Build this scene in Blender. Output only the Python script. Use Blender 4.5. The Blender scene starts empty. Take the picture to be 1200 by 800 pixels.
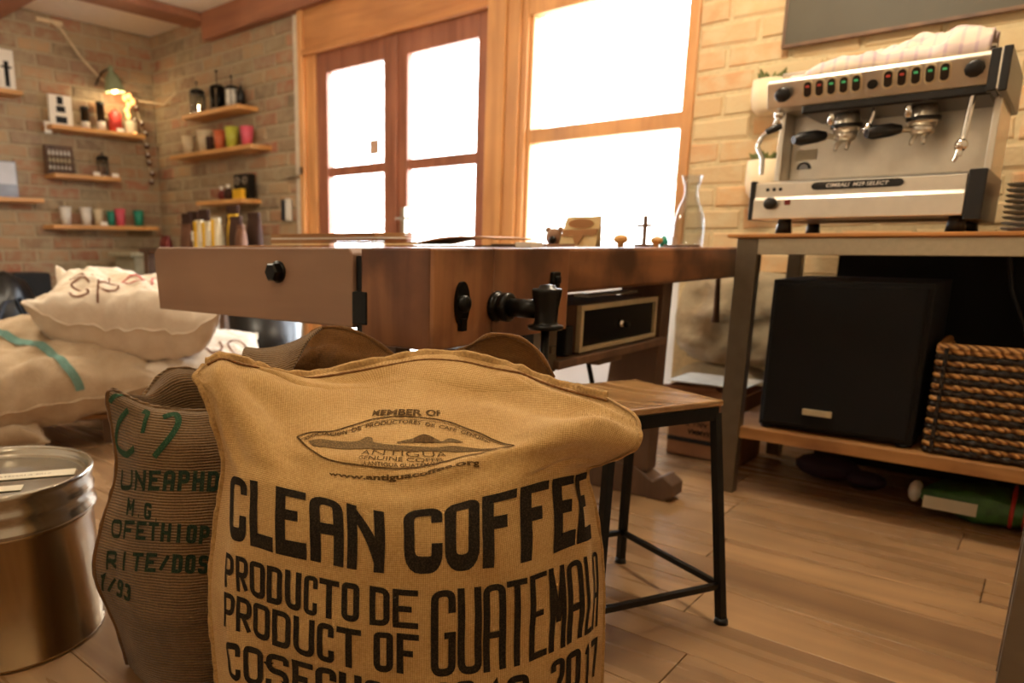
import bpy, bmesh, math, random
import numpy as np
from mathutils import Vector, Matrix, noise
PI = math.pi
random.seed(7)
sc = bpy.context.scene
col = sc.collection

# ---------------------------------------------------------------- camera
YAW, PITCH = math.radians(42.8), math.atan(182.0 / 849.0)
cd = bpy.data.cameras.new('camera'); cam = bpy.data.objects.new('camera', cd); col.objects.link(cam)
cam.location = (0, 0, .85)
cam.rotation_euler = (PI / 2 - PITCH, 0, YAW)
cd.sensor_width = 36; cd.lens = 849 / 1200 * 36
cd.shift_x = .1225; cd.shift_y = 70 / 1200
cd.clip_start = .02; cd.clip_end = 100
cd.dof.use_dof = True; cd.dof.focus_distance = 1.12; cd.dof.aperture_fstop = 3.6
sc.camera = cam

# ---------------------------------------------------------------- world, exposure
w = bpy.data.worlds.new('daylight'); sc.world = w; w.use_nodes = True
wb = w.node_tree.nodes['Background']
wb.inputs[0].default_value = (.86, .93, 1.0, 1); wb.inputs[1].default_value = 22.0
sc.view_settings.view_transform = 'Standard'; sc.view_settings.look = 'None'
sc.view_settings.gamma = 1; sc.view_settings.use_curve_mapping = False
sc.view_settings.exposure = 0.0
sc.cycles.use_denoising = True
sc.cycles.sample_clamp_indirect = 6
sc.cycles.max_bounces = 12; sc.cycles.diffuse_bounces = 5

def lamp(name, loc, energy, color, size=.06, kind='POINT', rot=None, sy=None):
    d = bpy.data.lights.new(name, kind); d.energy = energy; d.color = color
    if kind == 'AREA':
        d.size = size
        if sy: d.shape = 'RECTANGLE'; d.size_y = sy
    elif kind in ('POINT', 'SPOT'): d.shadow_soft_size = size
    o = bpy.data.objects.new(name, d); col.objects.link(o); o.location = loc
    if rot: o.rotation_euler = rot
    return o
WARM = (1.0, .64, .30)
s = lamp('ceiling_spot_light', (-.62, .55, 2.35), 24, (1, .86, .62), .05, 'SPOT'); s.data.spot_size = math.radians(62); s.data.spot_blend = .8
s.rotation_euler = (math.radians(14), math.radians(0), 0)
lamp('counter_light', (-.75, 2.35, 2.35), 74, (1, .87, .66), .12)
lamp('back_fill', (-.6, -.6, 2.3), 9, (1, .82, .58), .15)  # unseen fill lamp added to brighten the front sacks
lamp('room_fill', (-3.2, 1.2, 1.95), 55, (1, .86, .66), .15)  # invisible fill lamp added to brighten the room and even out the ceiling
lamp('shelf_lamp_light', (-5.90, 3.13, 2.05), 5, (1, .74, .42), .03)
for nm, x0, x1, z0, z1 in (('door_portal', -3.95, -2.55, .2, 2.1), ('window_portal', -2.25, -1.43, .8, 2.05)):
    p = lamp(nm, ((x0 + x1) / 2, 3.72, (z0 + z1) / 2), 10, (1, 1, 1), x1 - x0, 'AREA', (-PI / 2, 0, 0), z1 - z0)
    p.data.cycles.is_portal = True

# ---------------------------------------------------------------- materials
def srgb(h):
    h = h.lstrip('#'); c = [int(h[i:i + 2], 16) / 255 for i in (0, 2, 4)]
    return tuple((x / 12.92 if x < .04045 else ((x + .055) / 1.055) ** 2.4) for x in c) + (1,)
class NT:
    def __init__(s, name):
        s.m = bpy.data.materials.new(name); s.m.use_nodes = True; s.t = s.m.node_tree
        s.b = s.t.nodes['Principled BSDF']
    def n(s, typ, **kw):
        n = s.t.nodes.new(typ)
        for k, v in kw.items():
            if k in n.inputs: n.inputs[k].default_value = v
            else: setattr(n, k, v)
        return n
    def l(s, a, b): s.t.links.new(a, b)
def ramp(N, src, stops):
    r = N.n('ShaderNodeValToRGB'); e = r.color_ramp.elements
    while len(e) < len(stops): e.new(.5)
    for i, (p, c) in enumerate(stops): e[i].position = p; e[i].color = c
    N.l(src, r.inputs[0]); return r.outputs[0]
def bump(N, src, strength, dist):
    b = N.n('ShaderNodeBump'); b.inputs['Strength'].default_value = strength; b.inputs['Distance'].default_value = dist
    N.l(src, b.inputs['Height']); N.l(b.outputs[0], N.b.inputs['Normal']); return b
def plain(name, c, rough=.5, metal=0, var=.12, scale=20, bmp=0, coord='Object', **kw):
    N = NT(name); c = srgb(c) if isinstance(c, str) else c
    tc = N.n('ShaderNodeTexCoord'); no = N.n('ShaderNodeTexNoise', Scale=scale, Detail=4.0)
    N.l(tc.outputs[coord], no.inputs['Vector'])
    d = tuple(x * (1 - var) for x in c[:3]) + (1,); u = tuple(min(1, x * (1 + var)) for x in c[:3]) + (1,)
    N.l(ramp(N, no.outputs[0], [(.3, d), (.7, u)]), N.b.inputs['Base Color'])
    N.b.inputs['Roughness'].default_value = rough; N.b.inputs['Metallic'].default_value = metal
    for k, v in kw.items(): N.b.inputs[k.replace('_', ' ')].default_value = v
    if bmp: bump(N, no.outputs[0], .6, bmp)
    return N.m
def wood(name, dark, light, axis='X', rough=.5, scale=1., tint=.15, bmp=.0008, stain=None):
    N = NT(name); tc = N.n('ShaderNodeTexCoord'); mp = N.n('ShaderNodeMapping')
    sc_ = {'X': (1.2, 14, 14), 'Y': (14, 1.2, 14), 'Z': (14, 14, 1.2)}[axis]
    mp.inputs['Scale'].default_value = tuple(v * scale for v in sc_)
    oi = N.n('ShaderNodeObjectInfo'); ad = N.n('ShaderNodeVectorMath', operation='ADD')
    mu = N.n('ShaderNodeMath', operation='MULTIPLY'); mu.inputs[1].default_value = 37.0
    N.l(oi.outputs['Random'], mu.inputs[0]); N.l(tc.outputs['Object'], ad.inputs[0]); N.l(mu.outputs[0], ad.inputs[1])
    N.l(ad.outputs[0], mp.inputs['Vector'])
    n1 = N.n('ShaderNodeTexNoise', Scale=1.0, Detail=6.0, Distortion=1.2); N.l(mp.outputs[0], n1.inputs['Vector'])
    n2 = N.n('ShaderNodeTexNoise', Scale=2.2, Detail=3.0); N.l(ad.outputs[0], n2.inputs['Vector'])
    c = ramp(N, n1.outputs[0], [(.3, srgb(dark)), (.72, srgb(light))])
    hs = N.n('ShaderNodeHueSaturation'); N.l(c, hs.inputs['Color'])
    m1 = N.n('ShaderNodeMapRange'); m1.inputs['To Min'].default_value = 1 - tint; m1.inputs['To Max'].default_value = 1 + tint
    N.l(oi.outputs['Random'], m1.inputs[0])
    m2 = N.n('ShaderNodeMapRange'); m2.inputs['From Min'].default_value = .3; m2.inputs['From Max'].default_value = .7
    m2.inputs['To Min'].default_value = .82; m2.inputs['To Max'].default_value = 1.15
    N.l(n2.outputs[0], m2.inputs[0]); mm = N.n('ShaderNodeMath', operation='MULTIPLY')
    N.l(m1.outputs[0], mm.inputs[0]); N.l(m2.outputs[0], mm.inputs[1]); N.l(mm.outputs[0], hs.inputs['Value'])
    outc = hs.outputs[0]
    if stain:
        n3 = N.n('ShaderNodeTexNoise', Scale=5.0, Detail=5.0); N.l(ad.outputs[0], n3.inputs['Vector'])
        f = ramp(N, n3.outputs[0], [(.44, (0, 0, 0, 1)), (.66, (.85, .85, .85, 1))])
        mx = N.n('ShaderNodeMixRGB'); mx.inputs[2].default_value = srgb(stain); N.l(f, mx.inputs[0]); N.l(outc, mx.inputs[1]); outc = mx.outputs[0]
    N.l(outc, N.b.inputs['Base Color'])
    rr = ramp(N, n1.outputs[0], [(.2, (rough * .8,) * 3 + (1,)), (.8, (min(1, rough * 1.25),) * 3 + (1,))]); N.l(rr, N.b.inputs['Roughness'])
    if bmp: bump(N, n1.outputs[0], .5, bmp)
    return N.m
def burlap(name, dark, light, pitch=.0031, bmp=.0009, blot=1.0, rib=False):
    N = NT(name); uv = N.n('ShaderNodeUVMap'); uv.uv_map = 'uv'
    wv = []
    for d in ('X', 'Y'):
        wx = N.n('ShaderNodeTexWave', wave_type='BANDS', bands_direction=d, wave_profile='SIN')
        wx.inputs['Scale'].default_value = .314 / pitch * (1.0 if d == 'X' else 1.12); wx.inputs['Distortion'].default_value = 1.6
        wx.inputs['Detail'].default_value = 2; wx.inputs['Detail Scale'].default_value = .6
        N.l(uv.outputs[0], wx.inputs['Vector']); wv.append(wx.outputs['Fac'])
    mu = N.n('ShaderNodeMath', operation='ADD'); N.l(wv[1 if rib else 0], mu.inputs[0]); N.l(wv[1], mu.inputs[1])
    hv = N.n('ShaderNodeMath', operation='MULTIPLY'); hv.inputs[1].default_value = .5; N.l(mu.outputs[0], hv.inputs[0])
    tc = N.n('ShaderNodeTexCoord')
    no = N.n('ShaderNodeTexNoise', Scale=9.0, Detail=6.0); N.l(tc.outputs['Object'], no.inputs['Vector'])
    fi = N.n('ShaderNodeTexNoise', Scale=260.0, Detail=3.0); N.l(tc.outputs['Object'], fi.inputs['Vector'])
    a = N.n('ShaderNodeMath', operation='MULTIPLY'); a.inputs[1].default_value = .30; N.l(hv.outputs[0], a.inputs[0])
    b = N.n('ShaderNodeMath', operation='MULTIPLY_ADD'); b.inputs[1].default_value = .5 * blot; N.l(no.outputs[0], b.inputs[0]); N.l(a.outputs[0], b.inputs[2])
    c = N.n('ShaderNodeMath', operation='MULTIPLY_ADD'); c.inputs[1].default_value = .42; N.l(fi.outputs[0], c.inputs[0]); N.l(b.outputs[0], c.inputs[2])
    N.l(ramp(N, c.outputs[0], [(.38, srgb(dark)), (.86, srgb(light))]), N.b.inputs['Base Color'])
    N.b.inputs['Roughness'].default_value = .92; N.b.inputs['Specular IOR Level'].default_value = .15
    N.b.inputs['Sheen Weight'].default_value = .18; N.b.inputs['Sheen Roughness'].default_value = .5
    h = N.n('ShaderNodeMath', operation='MULTIPLY_ADD'); h.inputs[1].default_value = .5; N.l(fi.outputs[0], h.inputs[0]); N.l(hv.outputs[0], h.inputs[2])
    bump(N, h.outputs[0], .8, bmp)
    return N.m
def ink(name, c, gap=.42):
    # printed ink: breaks up over the weave so some cloth colour shows through
    N = NT(name); tc = N.n('ShaderNodeTexCoord'); no = N.n('ShaderNodeTexNoise', Scale=420.0, Detail=2.0); N.l(tc.outputs['Object'], no.inputs['Vector'])
    lo = srgb(c); hi = tuple(min(1, x * 2.2 + y) for x, y in zip(lo[:3], (.022, .016, .009))) + (1,)
    N.l(ramp(N, no.outputs[0], [(.45, lo), (.72, hi)]), N.b.inputs['Base Color'])
    N.b.inputs['Roughness'].default_value = .85; N.b.inputs['Specular IOR Level'].default_value = .2
    bump(N, no.outputs[0], .5, .0006)
    return N.m
def emis(name, c, st):
    N = NT(name); N.b.inputs['Emission Color'].default_value = srgb(c); N.b.inputs['Emission Strength'].default_value = st
    N.b.inputs['Base Color'].default_value = srgb(c); return N.m
def glassm(name, c=(1, 1, 1, 1), rough=0.0, thin=False):
    N = NT(name)
    if thin:
        t = N.t; t.nodes.remove(N.b); tr = N.n('ShaderNodeBsdfTransparent'); gl = N.n('ShaderNodeBsdfGlossy', Roughness=.02)
        tr.inputs[0].default_value = c; mx = N.n('ShaderNodeMixShader'); mx.inputs[0].default_value = .06
        N.l(tr.outputs[0], mx.inputs[1]); N.l(gl.outputs[0], mx.inputs[2]); N.l(mx.outputs[0], t.nodes['Material Output'].inputs[0])
    else:
        N.b.inputs['Transmission Weight'].default_value = 1; N.b.inputs['Roughness'].default_value = rough; N.b.inputs['Base Color'].default_value = c
        N.b.inputs['IOR'].default_value = 1.45
    return N.m
def thin_glass():
    N = NT('thin_clear_glass'); t = N.t; t.nodes.remove(N.b); tr = N.n('ShaderNodeBsdfTransparent'); gl = N.n('ShaderNodeBsdfGlossy', Roughness=.03)
    tr.inputs[0].default_value = (.90, .92, .93, 1); lw = N.n('ShaderNodeLayerWeight', Blend=.25); mx = N.n('ShaderNodeMixShader'); N.l(lw.outputs['Facing'], mx.inputs[0])
    mu = N.n('ShaderNodeMath', operation='MULTIPLY'); mu.inputs[1].default_value = .45; N.l(lw.outputs['Facing'], mu.inputs[0]); N.l(mu.outputs[0], mx.inputs[0])
    N.l(tr.outputs[0], mx.inputs[1]); N.l(gl.outputs[0], mx.inputs[2]); N.l(mx.outputs[0], t.nodes['Material Output'].inputs[0]); return N.m
def towel():
    N = NT('checked_towel'); tc = N.n('ShaderNodeTexCoord'); out = []
    for d in 'XY':
        wv = N.n('ShaderNodeTexWave', wave_type='BANDS', bands_direction=d, Scale=9.0, Distortion=.6); N.l(tc.outputs['Object'], wv.inputs['Vector'])
        out.append(ramp(N, wv.outputs['Fac'], [(.80, (0, 0, 0, 1)), (.92, (.5, .5, .5, 1))]))
    ad = N.n('ShaderNodeMath', operation='ADD'); N.l(out[0], ad.inputs[0]); N.l(out[1], ad.inputs[1])
    N.l(ramp(N, ad.outputs[0], [(0, srgb('#cdbbaa')), (1, srgb('#b09aa0'))]), N.b.inputs['Base Color']); N.b.inputs['Roughness'].default_value = .95
    return N.m
def glow_wall():  # white wall surface that lets some daylight glow through
    N = NT('glow_wall_panel'); t = N.t; t.nodes.remove(N.b); a = N.n('ShaderNodeBsdfDiffuse'); b = N.n('ShaderNodeBsdfTranslucent'); mx = N.n('ShaderNodeMixShader'); mx.inputs[0].default_value = .10
    a.inputs[0].default_value = (.8, .8, .8, 1); b.inputs[0].default_value = (.9, .9, .92, 1)
    N.l(a.outputs[0], mx.inputs[1]); N.l(b.outputs[0], mx.inputs[2]); N.l(mx.outputs[0], t.nodes['Material Output'].inputs[0]); return N.m
def brickm(name, cols, mort):
    N = NT(name); oi = N.n('ShaderNodeObjectInfo'); tc = N.n('ShaderNodeTexCoord'); ge = N.n('ShaderNodeNewGeometry')
    c = ramp(N, oi.outputs['Random'], [(i / (len(cols) - 1), srgb(x)) for i, x in enumerate(cols)])
    n1 = N.n('ShaderNodeTexNoise', Scale=14.0, Detail=6.0); N.l(ge.outputs['Position'], n1.inputs['Vector'])
    n2 = N.n('ShaderNodeTexNoise', Scale=60.0, Detail=4.0); N.l(ge.outputs['Position'], n2.inputs['Vector'])
    f = ramp(N, n1.outputs[0], [(.42, (0, 0, 0, 1)), (.66, (.8, .8, .8, 1))])
    mx = N.n('ShaderNodeMixRGB'); mx.inputs[2].default_value = srgb(mort); N.l(f, mx.inputs[0]); N.l(c, mx.inputs[1])
    N.l(mx.outputs[0], N.b.inputs['Base Color']); N.b.inputs['Roughness'].default_value = .9
    bump(N, n2.outputs[0], .7, .004); return N.m
def wicker(name, d, l):
    N = NT(name); tc = N.n('ShaderNodeTexCoord'); wv = N.n('ShaderNodeTexWave', Scale=28.0, Distortion=2.0, Detail=2.0, bands_direction='DIAGONAL')
    N.l(tc.outputs['Object'], wv.inputs['Vector'])
    N.l(ramp(N, wv.outputs['Fac'], [(.1, srgb(d)), (.7, srgb(l))]), N.b.inputs['Base Color']); N.b.inputs['Roughness'].default_value = .55
    bump(N, wv.outputs['Fac'], .8, .003); return N.m

M = {}
M['plaster'] = plain('plaster', '#d8ccb8', .9, bmp=.002)
M['white_plaster'] = plain('white_plaster', '#d9d4cb', .85, var=.05, bmp=.001)
M['ceiling'] = plain('ceiling_paint', '#f0e8da', .9, var=.03)
M['mortar'] = plain('mortar', '#a8987c', .95, bmp=.004, scale=40)
M['mortar_right'] = plain('mortar_pale', '#cbb890', .95, bmp=.004, scale=40)
M['brick'] = brickm('brick_worn', ['#a87458', '#94806a', '#ad8a68', '#a06a50', '#908268', '#b4946e', '#84745e', '#a87a5c'], '#a8977a')
M['brick_pale'] = brickm('brick_limewashed', ['#d0b084', '#cbb48a', '#d2a878', '#c8b088', '#d4bc92', '#cc9c70'], '#cdbb94')
M['floor'] = wood('floor_oak', '#84664a', '#b08c62', 'X', .27, .45, .07, .0004)
M['subfloor'] = plain('subfloor', '#2e2014', .9)
M['pine'] = wood('pine_frame', '#bc8450', '#dca468', 'Z', .45, .8, .06, .0004)
M['pine_x'] = wood('pine_beam', '#ac7040', '#cc9058', 'X', .45, .8, .06, .0004)
M['redwood'] = wood('sash_wood', '#84503a', '#a86c50', 'Z', .45, .8, .06, .0004)
M['beam'] = wood('brown_beam', '#84543c', '#aa7454', 'X', .6, .6, .1)
M['bench'] = wood('bench_wood', '#5e3a22', '#a87044', 'Y', .42, .6, .08, .0012, '#3a2010')
M['bench_jaw'] = wood('bench_jaw_wood', '#80604a', '#9c7a60', 'X', .55, .5, .06, .0008)
M['bench_end'] = wood('bench_block_wood', '#70422a', '#b07a4c', 'Z', .45, .6, .08, .001, '#4a2a18')
M['bench_dark'] = wood('bench_leg_wood', '#4c3626', '#7c5e46', 'Z', .6, .6, .08)
M['shelf'] = wood('shelf_wood', '#c08648', '#dfab6a', 'X', .5, .8, .05)
M['shelf_y'] = wood('shelf_wood_side', '#c08648', '#dfab6a', 'Y', .5, .8, .05)
M['plyedge'] = wood('table_top_wood', '#a56a34', '#cf9453', 'X', .4, .8, .05)
M['lowshelf'] = wood('low_shelf_wood', '#9a6a3a', '#c4935a', 'X', .5, .8, .05, stain='#7a4e2a')
M['steel_brushed'] = plain('brushed_steel', '#c2b79e', .38, .85, .06, 60)
M['frame_steel'] = plain('painted_steel_frame', '#766b5a', .42, .75, .08, 30)
M['steel'] = plain('stainless_steel', '#ddd6c8', .30, .88, .04, 30)
M['steel_dull'] = plain('dull_steel', '#b0a694', .42, .9, .05, 30)
M['chrome'] = plain('chrome', '#dcdcd8', .08, 1, .02)
M['iron'] = plain('dark_iron', '#15130f', .32, .6, .2, 40, .0006)
M['black'] = plain('black_plastic', '#0c0b0b', .35)
M['blackmat'] = plain('black_matte', '#060606', .8)
M['blackcloth'] = plain('black_speaker_cloth', '#070707', .95, bmp=.0005, scale=300)
M['tin'] = plain('tin_metal', '#a58d6a', .22, 1, .06, 12)
M['tin_lid'] = plain('tin_lid_metal', '#b7b1a4', .2, 1, .04, 12)
M['paper'] = plain('white_paper', '#e8e2d6', .8, var=.02)
M['label'] = plain('label_paper', '#d8cdb2', .8, var=.05)
M['kraft'] = plain('kraft_card', '#a87a4c', .8, var=.06, scale=40)
M['kraft_light'] = plain('kraft_light', '#ecd6a0', .8, var=.05, scale=40)
M['cardboard'] = plain('cardboard', '#8a5f3e', .85, var=.08, scale=30)
M['burlap'] = burlap('burlap_golden', '#a07840', '#d8b478', blot=.9)
M['burlap_green'] = burlap('burlap_striped_brown', '#4a3824', '#8a6c48', .0062, .0022, rib=True)
M['burlap_shaded'] = burlap('burlap_shaded', '#4f3418', '#8d6232')  # same burlap as the front sack, with shade put into a darker tint
M['burlap_pale'] = burlap('burlap_pale', '#967e62', '#cfbca0', .004)
M['burlap_white'] = burlap('sack_white', '#c0aa90', '#e6dccc', .004, .0008)
M['burlap_edge'] = plain('burlap_hem', '#a88450', .95, var=.25, scale=220, bmp=.002)
M['seam'] = plain('sack_seam', '#a07a44', .95, var=.25, scale=200, bmp=.002)
M['stitch'] = plain('stitch_thread', '#7a5228', .9, var=.2, scale=200)
M['ink'] = ink('black_ink', '#1c160e')
M['ink_brown'] = ink('brown_ink', '#4a3414')
M['ink_grey'] = ink('faded_ink', '#5e4a2c')
M['ink_green'] = ink('green_ink', '#1c3c26')
M['ink_green_dark'] = ink('dark_green_ink', '#16281a')
M['stripe_green'] = ink('green_stripe', '#5c7c74')
M['ink_red'] = ink('red_ink', '#a5605a')
M['ink_pile'] = ink('outline_ink', '#6b4a3a')
M['stone'] = plain('rough_stone', '#a3957a', .95, var=.16, scale=11, bmp=.03)
M['cream'] = plain('cream_metal', '#b8a988', .5)
M['terracotta_white'] = plain('white_pot', '#e6d6b4', .6, var=.03)
M['leaf'] = plain('leaf', '#5c6230', .7, var=.3)
M['towel'] = towel()
M['dark_kraft'] = plain('dark_kraft_bag', '#6a4630', .8); M['slate'] = plain('chalkboard_slate', '#4a4434', .6, var=.12, scale=3)
M['button_rim'] = plain('button_rim', '#d8c8a4', .35); M['button_cap'] = plain('button_cap', '#2a2018', .3)
M['glass'] = glassm('clear_glass'); M['glow_wall'] = glow_wall()
M['pane'] = glassm('window_glass', thin=True); M['thin_glass'] = thin_glass()
M['pink'] = plain('pink_ceramic', '#d0566a', .5); M['teal'] = plain('teal_ceramic', '#1f8a74', .5); M['orange'] = plain('orange_ceramic', '#c8643c', .5)
M['lime'] = plain('lime_ceramic', '#b5b540', .5); M['red'] = plain('red_candle', '#c84038', .5); M['yellow'] = plain('yellow_print', '#e0b020', .6)
M['white_ceramic'] = plain('white_ceramic', '#dcd8ce', .4, var=.02)
M['cup_beige'] = plain('beige_ceramic', '#cdbb98', .5)
M['brown_bag'] = plain('brown_paper_bag', '#3a2014', .85); M['darkred'] = plain('dark_red', '#6a1c14', .6)
M['green_pack'] = plain('green_package', '#3d6a30', .5, var=.4, scale=25); M['redtape'] = plain('red_tape', '#b03020', .5)
M['shade_green'] = plain('enamel_shade', '#8e9a78', .4); M['bulb'] = emis('glowing_bulb', '#ffd28a', 9); M['fairy'] = emis('glowing_pod', '#ffc070', 2.2)
M['grey_bin'] = plain('grey_plastic', '#a8a288', .6); M['palebin'] = plain('pale_plastic', '#c8c4b4', .5)
M['led_green'] = emis('green_led', '#40a060', .5); M['led_red'] = emis('red_led', '#b04030', .35)
M['photo_grey'] = plain('photo_print', '#8f98a8', .6, var=.25, scale=6)
M['photo_pale'] = plain('photo_print_pale', '#c8ccd4', .6, var=.1, scale=6)
M['wick_l'] = wicker('natural_wicker', '#7a4c22', '#cf9a58'); M['wick_d'] = wicker('dark_wicker', '#0e0a08', '#2c2018')
M['purple'] = plain('dark_purple', '#2c1424', .7)
M['outside'] = plain('pale_render', '#e8e4dc', .9, var=.05); M['foliage'] = plain('foliage', '#86a49c', .9, var=.3, scale=4); M['pavement'] = plain('pavement', '#c8c4bc', .9)
M['wire'] = plain('cord', '#d8c4a0', .7); M['pod'] = plain('brown_pod', '#5a2c18', .6); M['cork'] = plain('pale_wood_toy', '#d0a060', .6)

# ---------------------------------------------------------------- mesh helpers
class MB:
    def __init__(s): s.v = []; s.f = []; s.mi = []; s.sm = []; s.k = 0; s.uv = None
    def add(s, vs, fs, smooth=False):
        o = len(s.v); s.v += [tuple(p) for p in vs]
        for f in fs: s.f.append(tuple(i + o for i in f)); s.mi.append(s.k); s.sm.append(smooth)
        return s
    def box(s, x0, x1, y0, y1, z0, z1):
        v = [(x, y, z) for z in (z0, z1) for y in (y0, y1) for x in (x0, x1)]
        return s.add(v, [(0, 2, 3, 1), (4, 5, 7, 6), (0, 1, 5, 4), (2, 6, 7, 3), (0, 4, 6, 2), (1, 3, 7, 5)])
    def obox(s, c, ax, ay, az):   # oriented box, half-vectors
        c, ax, ay, az = map(Vector, (c, ax, ay, az))
        v = [c + ax * i + ay * j + az * k for k in (-1, 1) for j in (-1, 1) for i in (-1, 1)]
        return s.add(v, [(0, 2, 3, 1), (4, 5, 7, 6), (0, 1, 5, 4), (2, 6, 7, 3), (0, 4, 6, 2), (1, 3, 7, 5)])
    def bar(s, a, b, w, h=None, upv=(0, 0, 1)):
        a, b = Vector(a), Vector(b); h = h or w; d = (b - a); L = d.length; d.normalize(); up = Vector(upv)
        if abs(d.dot(up)) > .98: up = Vector((1, 0, 0))
        sd = d.cross(up).normalized(); u2 = sd.cross(d)
        return s.obox((a + b) / 2, d * L / 2, sd * w / 2, u2 * h / 2)
    def tube(s, path, r, n=10, cap=True):
        path = [Vector(p) for p in path]; rs = r if isinstance(r, (list, tuple)) else [r] * len(path)
        rings = []; prev = None
        for i, p in enumerate(path):
            d = (path[min(i + 1, len(path) - 1)] - path[max(i - 1, 0)]).normalized()
            if prev is None:
                up = Vector((0, 0, 1)) if abs(d.z) < .9 else Vector((1, 0, 0)); a = d.cross(up).normalized()
            else: a = (prev - d * prev.dot(d)).normalized()
            prev = a; b = d.cross(a)
            rings.append([p + (a * math.cos(t) + b * math.sin(t)) * rs[i] for t in [2 * PI * k / n for k in range(n)]])
        vs = [q for r_ in rings for q in r_]
        fs = [(i * n + k, i * n + (k + 1) % n, (i + 1) * n + (k + 1) % n, (i + 1) * n + k) for i in range(len(rings) - 1) for k in range(n)]
        s.add(vs, fs, True)
        if cap:
            s.add(rings[0], [tuple(range(n))[::-1]]); s.add(rings[-1], [tuple(range(n))])
        return s
    def cyl(s, a, b, r, n=20): return s.tube([a, b], r, n)
    def lathe(s, prof, c=(0, 0, 0), n=28, axis=(0, 0, 1), smooth=True):
        ax = Vector(axis).normalized(); q = Vector((0, 0, 1)).rotation_difference(ax).to_matrix(); c = Vector(c)
        vs = [c + q @ Vector((r * math.cos(2 * PI * k / n), r * math.sin(2 * PI * k / n), z)) for r, z in prof for k in range(n)]
        fs = [(i * n + k, i * n + (k + 1) % n, (i + 1) * n + (k + 1) % n, (i + 1) * n + k) for i in range(len(prof) - 1) for k in range(n)]
        return s.add(vs, fs, smooth)
    def sphere(s, c, r, n=14, sq=(1, 1, 1)):
        m = n // 2; vs = []; fs = []
        for i in range(m + 1):
            t = PI * i / m
            for k in range(n):
                p = 2 * PI * k / n; vs.append((c[0] + r * sq[0] * math.sin(t) * math.cos(p), c[1] + r * sq[1] * math.sin(t) * math.sin(p), c[2] + r * sq[2] * math.cos(t)))
        for i in range(m):
            for k in range(n): fs.append((i * n + k, (i + 1) * n + k, (i + 1) * n + (k + 1) % n, i * n + (k + 1) % n))
        return s.add(vs, fs, True)
    def prism(s, pts, off):   # polygon of 3d pts extruded by vector off
        pts = [Vector(p) for p in pts]; n = len(pts); off = Vector(off)
        vs = pts + [p + off for p in pts]
        return s.add(vs, [tuple(range(n))[::-1], tuple(range(n, 2 * n))] + [(i, (i + 1) % n, n + (i + 1) % n, n + i) for i in range(n)])
    def grid(s, G, smooth=True, flip=False):
        R, Cn = len(G), len(G[0]); vs = [tuple(p) for r in G for p in r]
        fs = [(i * Cn + j, i * Cn + j + 1, (i + 1) * Cn + j + 1, (i + 1) * Cn + j) for i in range(R - 1) for j in range(Cn - 1)]
        if flip: fs = [f[::-1] for f in fs]
        return s.add(vs, fs, smooth)
W_ = {}
def thing(name, label, cat, loc=(0, 0, 0), rotz=0, group=None, kind=None):
    o = bpy.data.objects.new(name, None); col.objects.link(o); o.location = loc; o.rotation_euler = (0, 0, rotz)
    o.empty_display_size = .05
    if label: o['label'] = label
    if cat: o['category'] = cat
    if group: o['group'] = group
    if kind: o['kind'] = kind
    W_[o.name] = Matrix.Translation(loc) @ Matrix.Rotation(rotz, 4, 'Z')
    return o
def obj(name, mb, mat, parent=None, label=None, cat=None, group=None, kind=None, bevel=0, loc=None, local=False, sub=0, solid=0, rotz=0):
    """links mb as one mesh; coordinates are world unless local=True (then they are relative to the parent / loc)"""
    me = bpy.data.meshes.new(name)
    if parent is not None: mw = W_[parent.name]
    elif loc is not None: mw = Matrix.Translation(loc) @ Matrix.Rotation(rotz, 4, 'Z')
    else:
        if not local:
            xs = [p[0] for p in mb.v]; ys = [p[1] for p in mb.v]; zs = [p[2] for p in mb.v]
            loc = ((min(xs) + max(xs)) / 2, (min(ys) + max(ys)) / 2, min(zs))
        else: loc = (0, 0, 0)
        mw = Matrix.Translation(loc)
    if local: vs = mb.v
    else:
        inv = mw.inverted(); vs = [tuple(inv @ Vector(p)) for p in mb.v]
    me.from_pydata(vs, [], mb.f)
    mats = mat if isinstance(mat, (list, tuple)) else [mat]
    for m in mats: me.materials.append(M[m] if isinstance(m, str) else m)
    me.polygons.foreach_set('material_index', mb.mi); me.polygons.foreach_set('use_smooth', mb.sm)
    if mb.uv is not None:
        l = me.uv_layers.new(name='uv'); li = np.empty(len(me.loops), dtype=np.int32); me.loops.foreach_get('vertex_index', li)
        l.data.foreach_set('uv', np.asarray(mb.uv, dtype=np.float32)[li].ravel())
    me.update()
    o = bpy.data.objects.new(name, me); col.objects.link(o)
    if parent is not None: o.parent = parent
    else: o.location = loc; o.rotation_euler = (0, 0, rotz)
    W_[o.name] = mw
    if label: o['label'] = label
    if cat: o['category'] = cat
    if group: o['group'] = group
    if kind: o['kind'] = kind
    if bevel:
        b = o.modifiers.new('bevel', 'BEVEL'); b.width = bevel; b.segments = 2; b.limit_method = 'ANGLE'
    if sub: b = o.modifiers.new('sub', 'SUBSURF'); b.levels = sub; b.render_levels = sub
    if solid: b = o.modifiers.new('solid', 'SOLIDIFY'); b.thickness = solid; b.offset = 0
    return o
def dup(root, loc, rotz=None, label=None, mats=None):
    def cp(o, par):
        c = o.copy(); col.objects.link(c); c.parent = par
        W_[c.name] = None
        for ch in [k for k in o.children]: cp(ch, c)
        return c
    r = cp(root, None); r.location = loc
    if rotz is not None: r.rotation_euler = (0, 0, rotz)
    W_[r.name] = Matrix.Translation(loc) @ Matrix.Rotation(r.rotation_euler[2], 4, 'Z')
    if label: r['label'] = label
    return r
def B(*a): return MB().box(*a)

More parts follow.
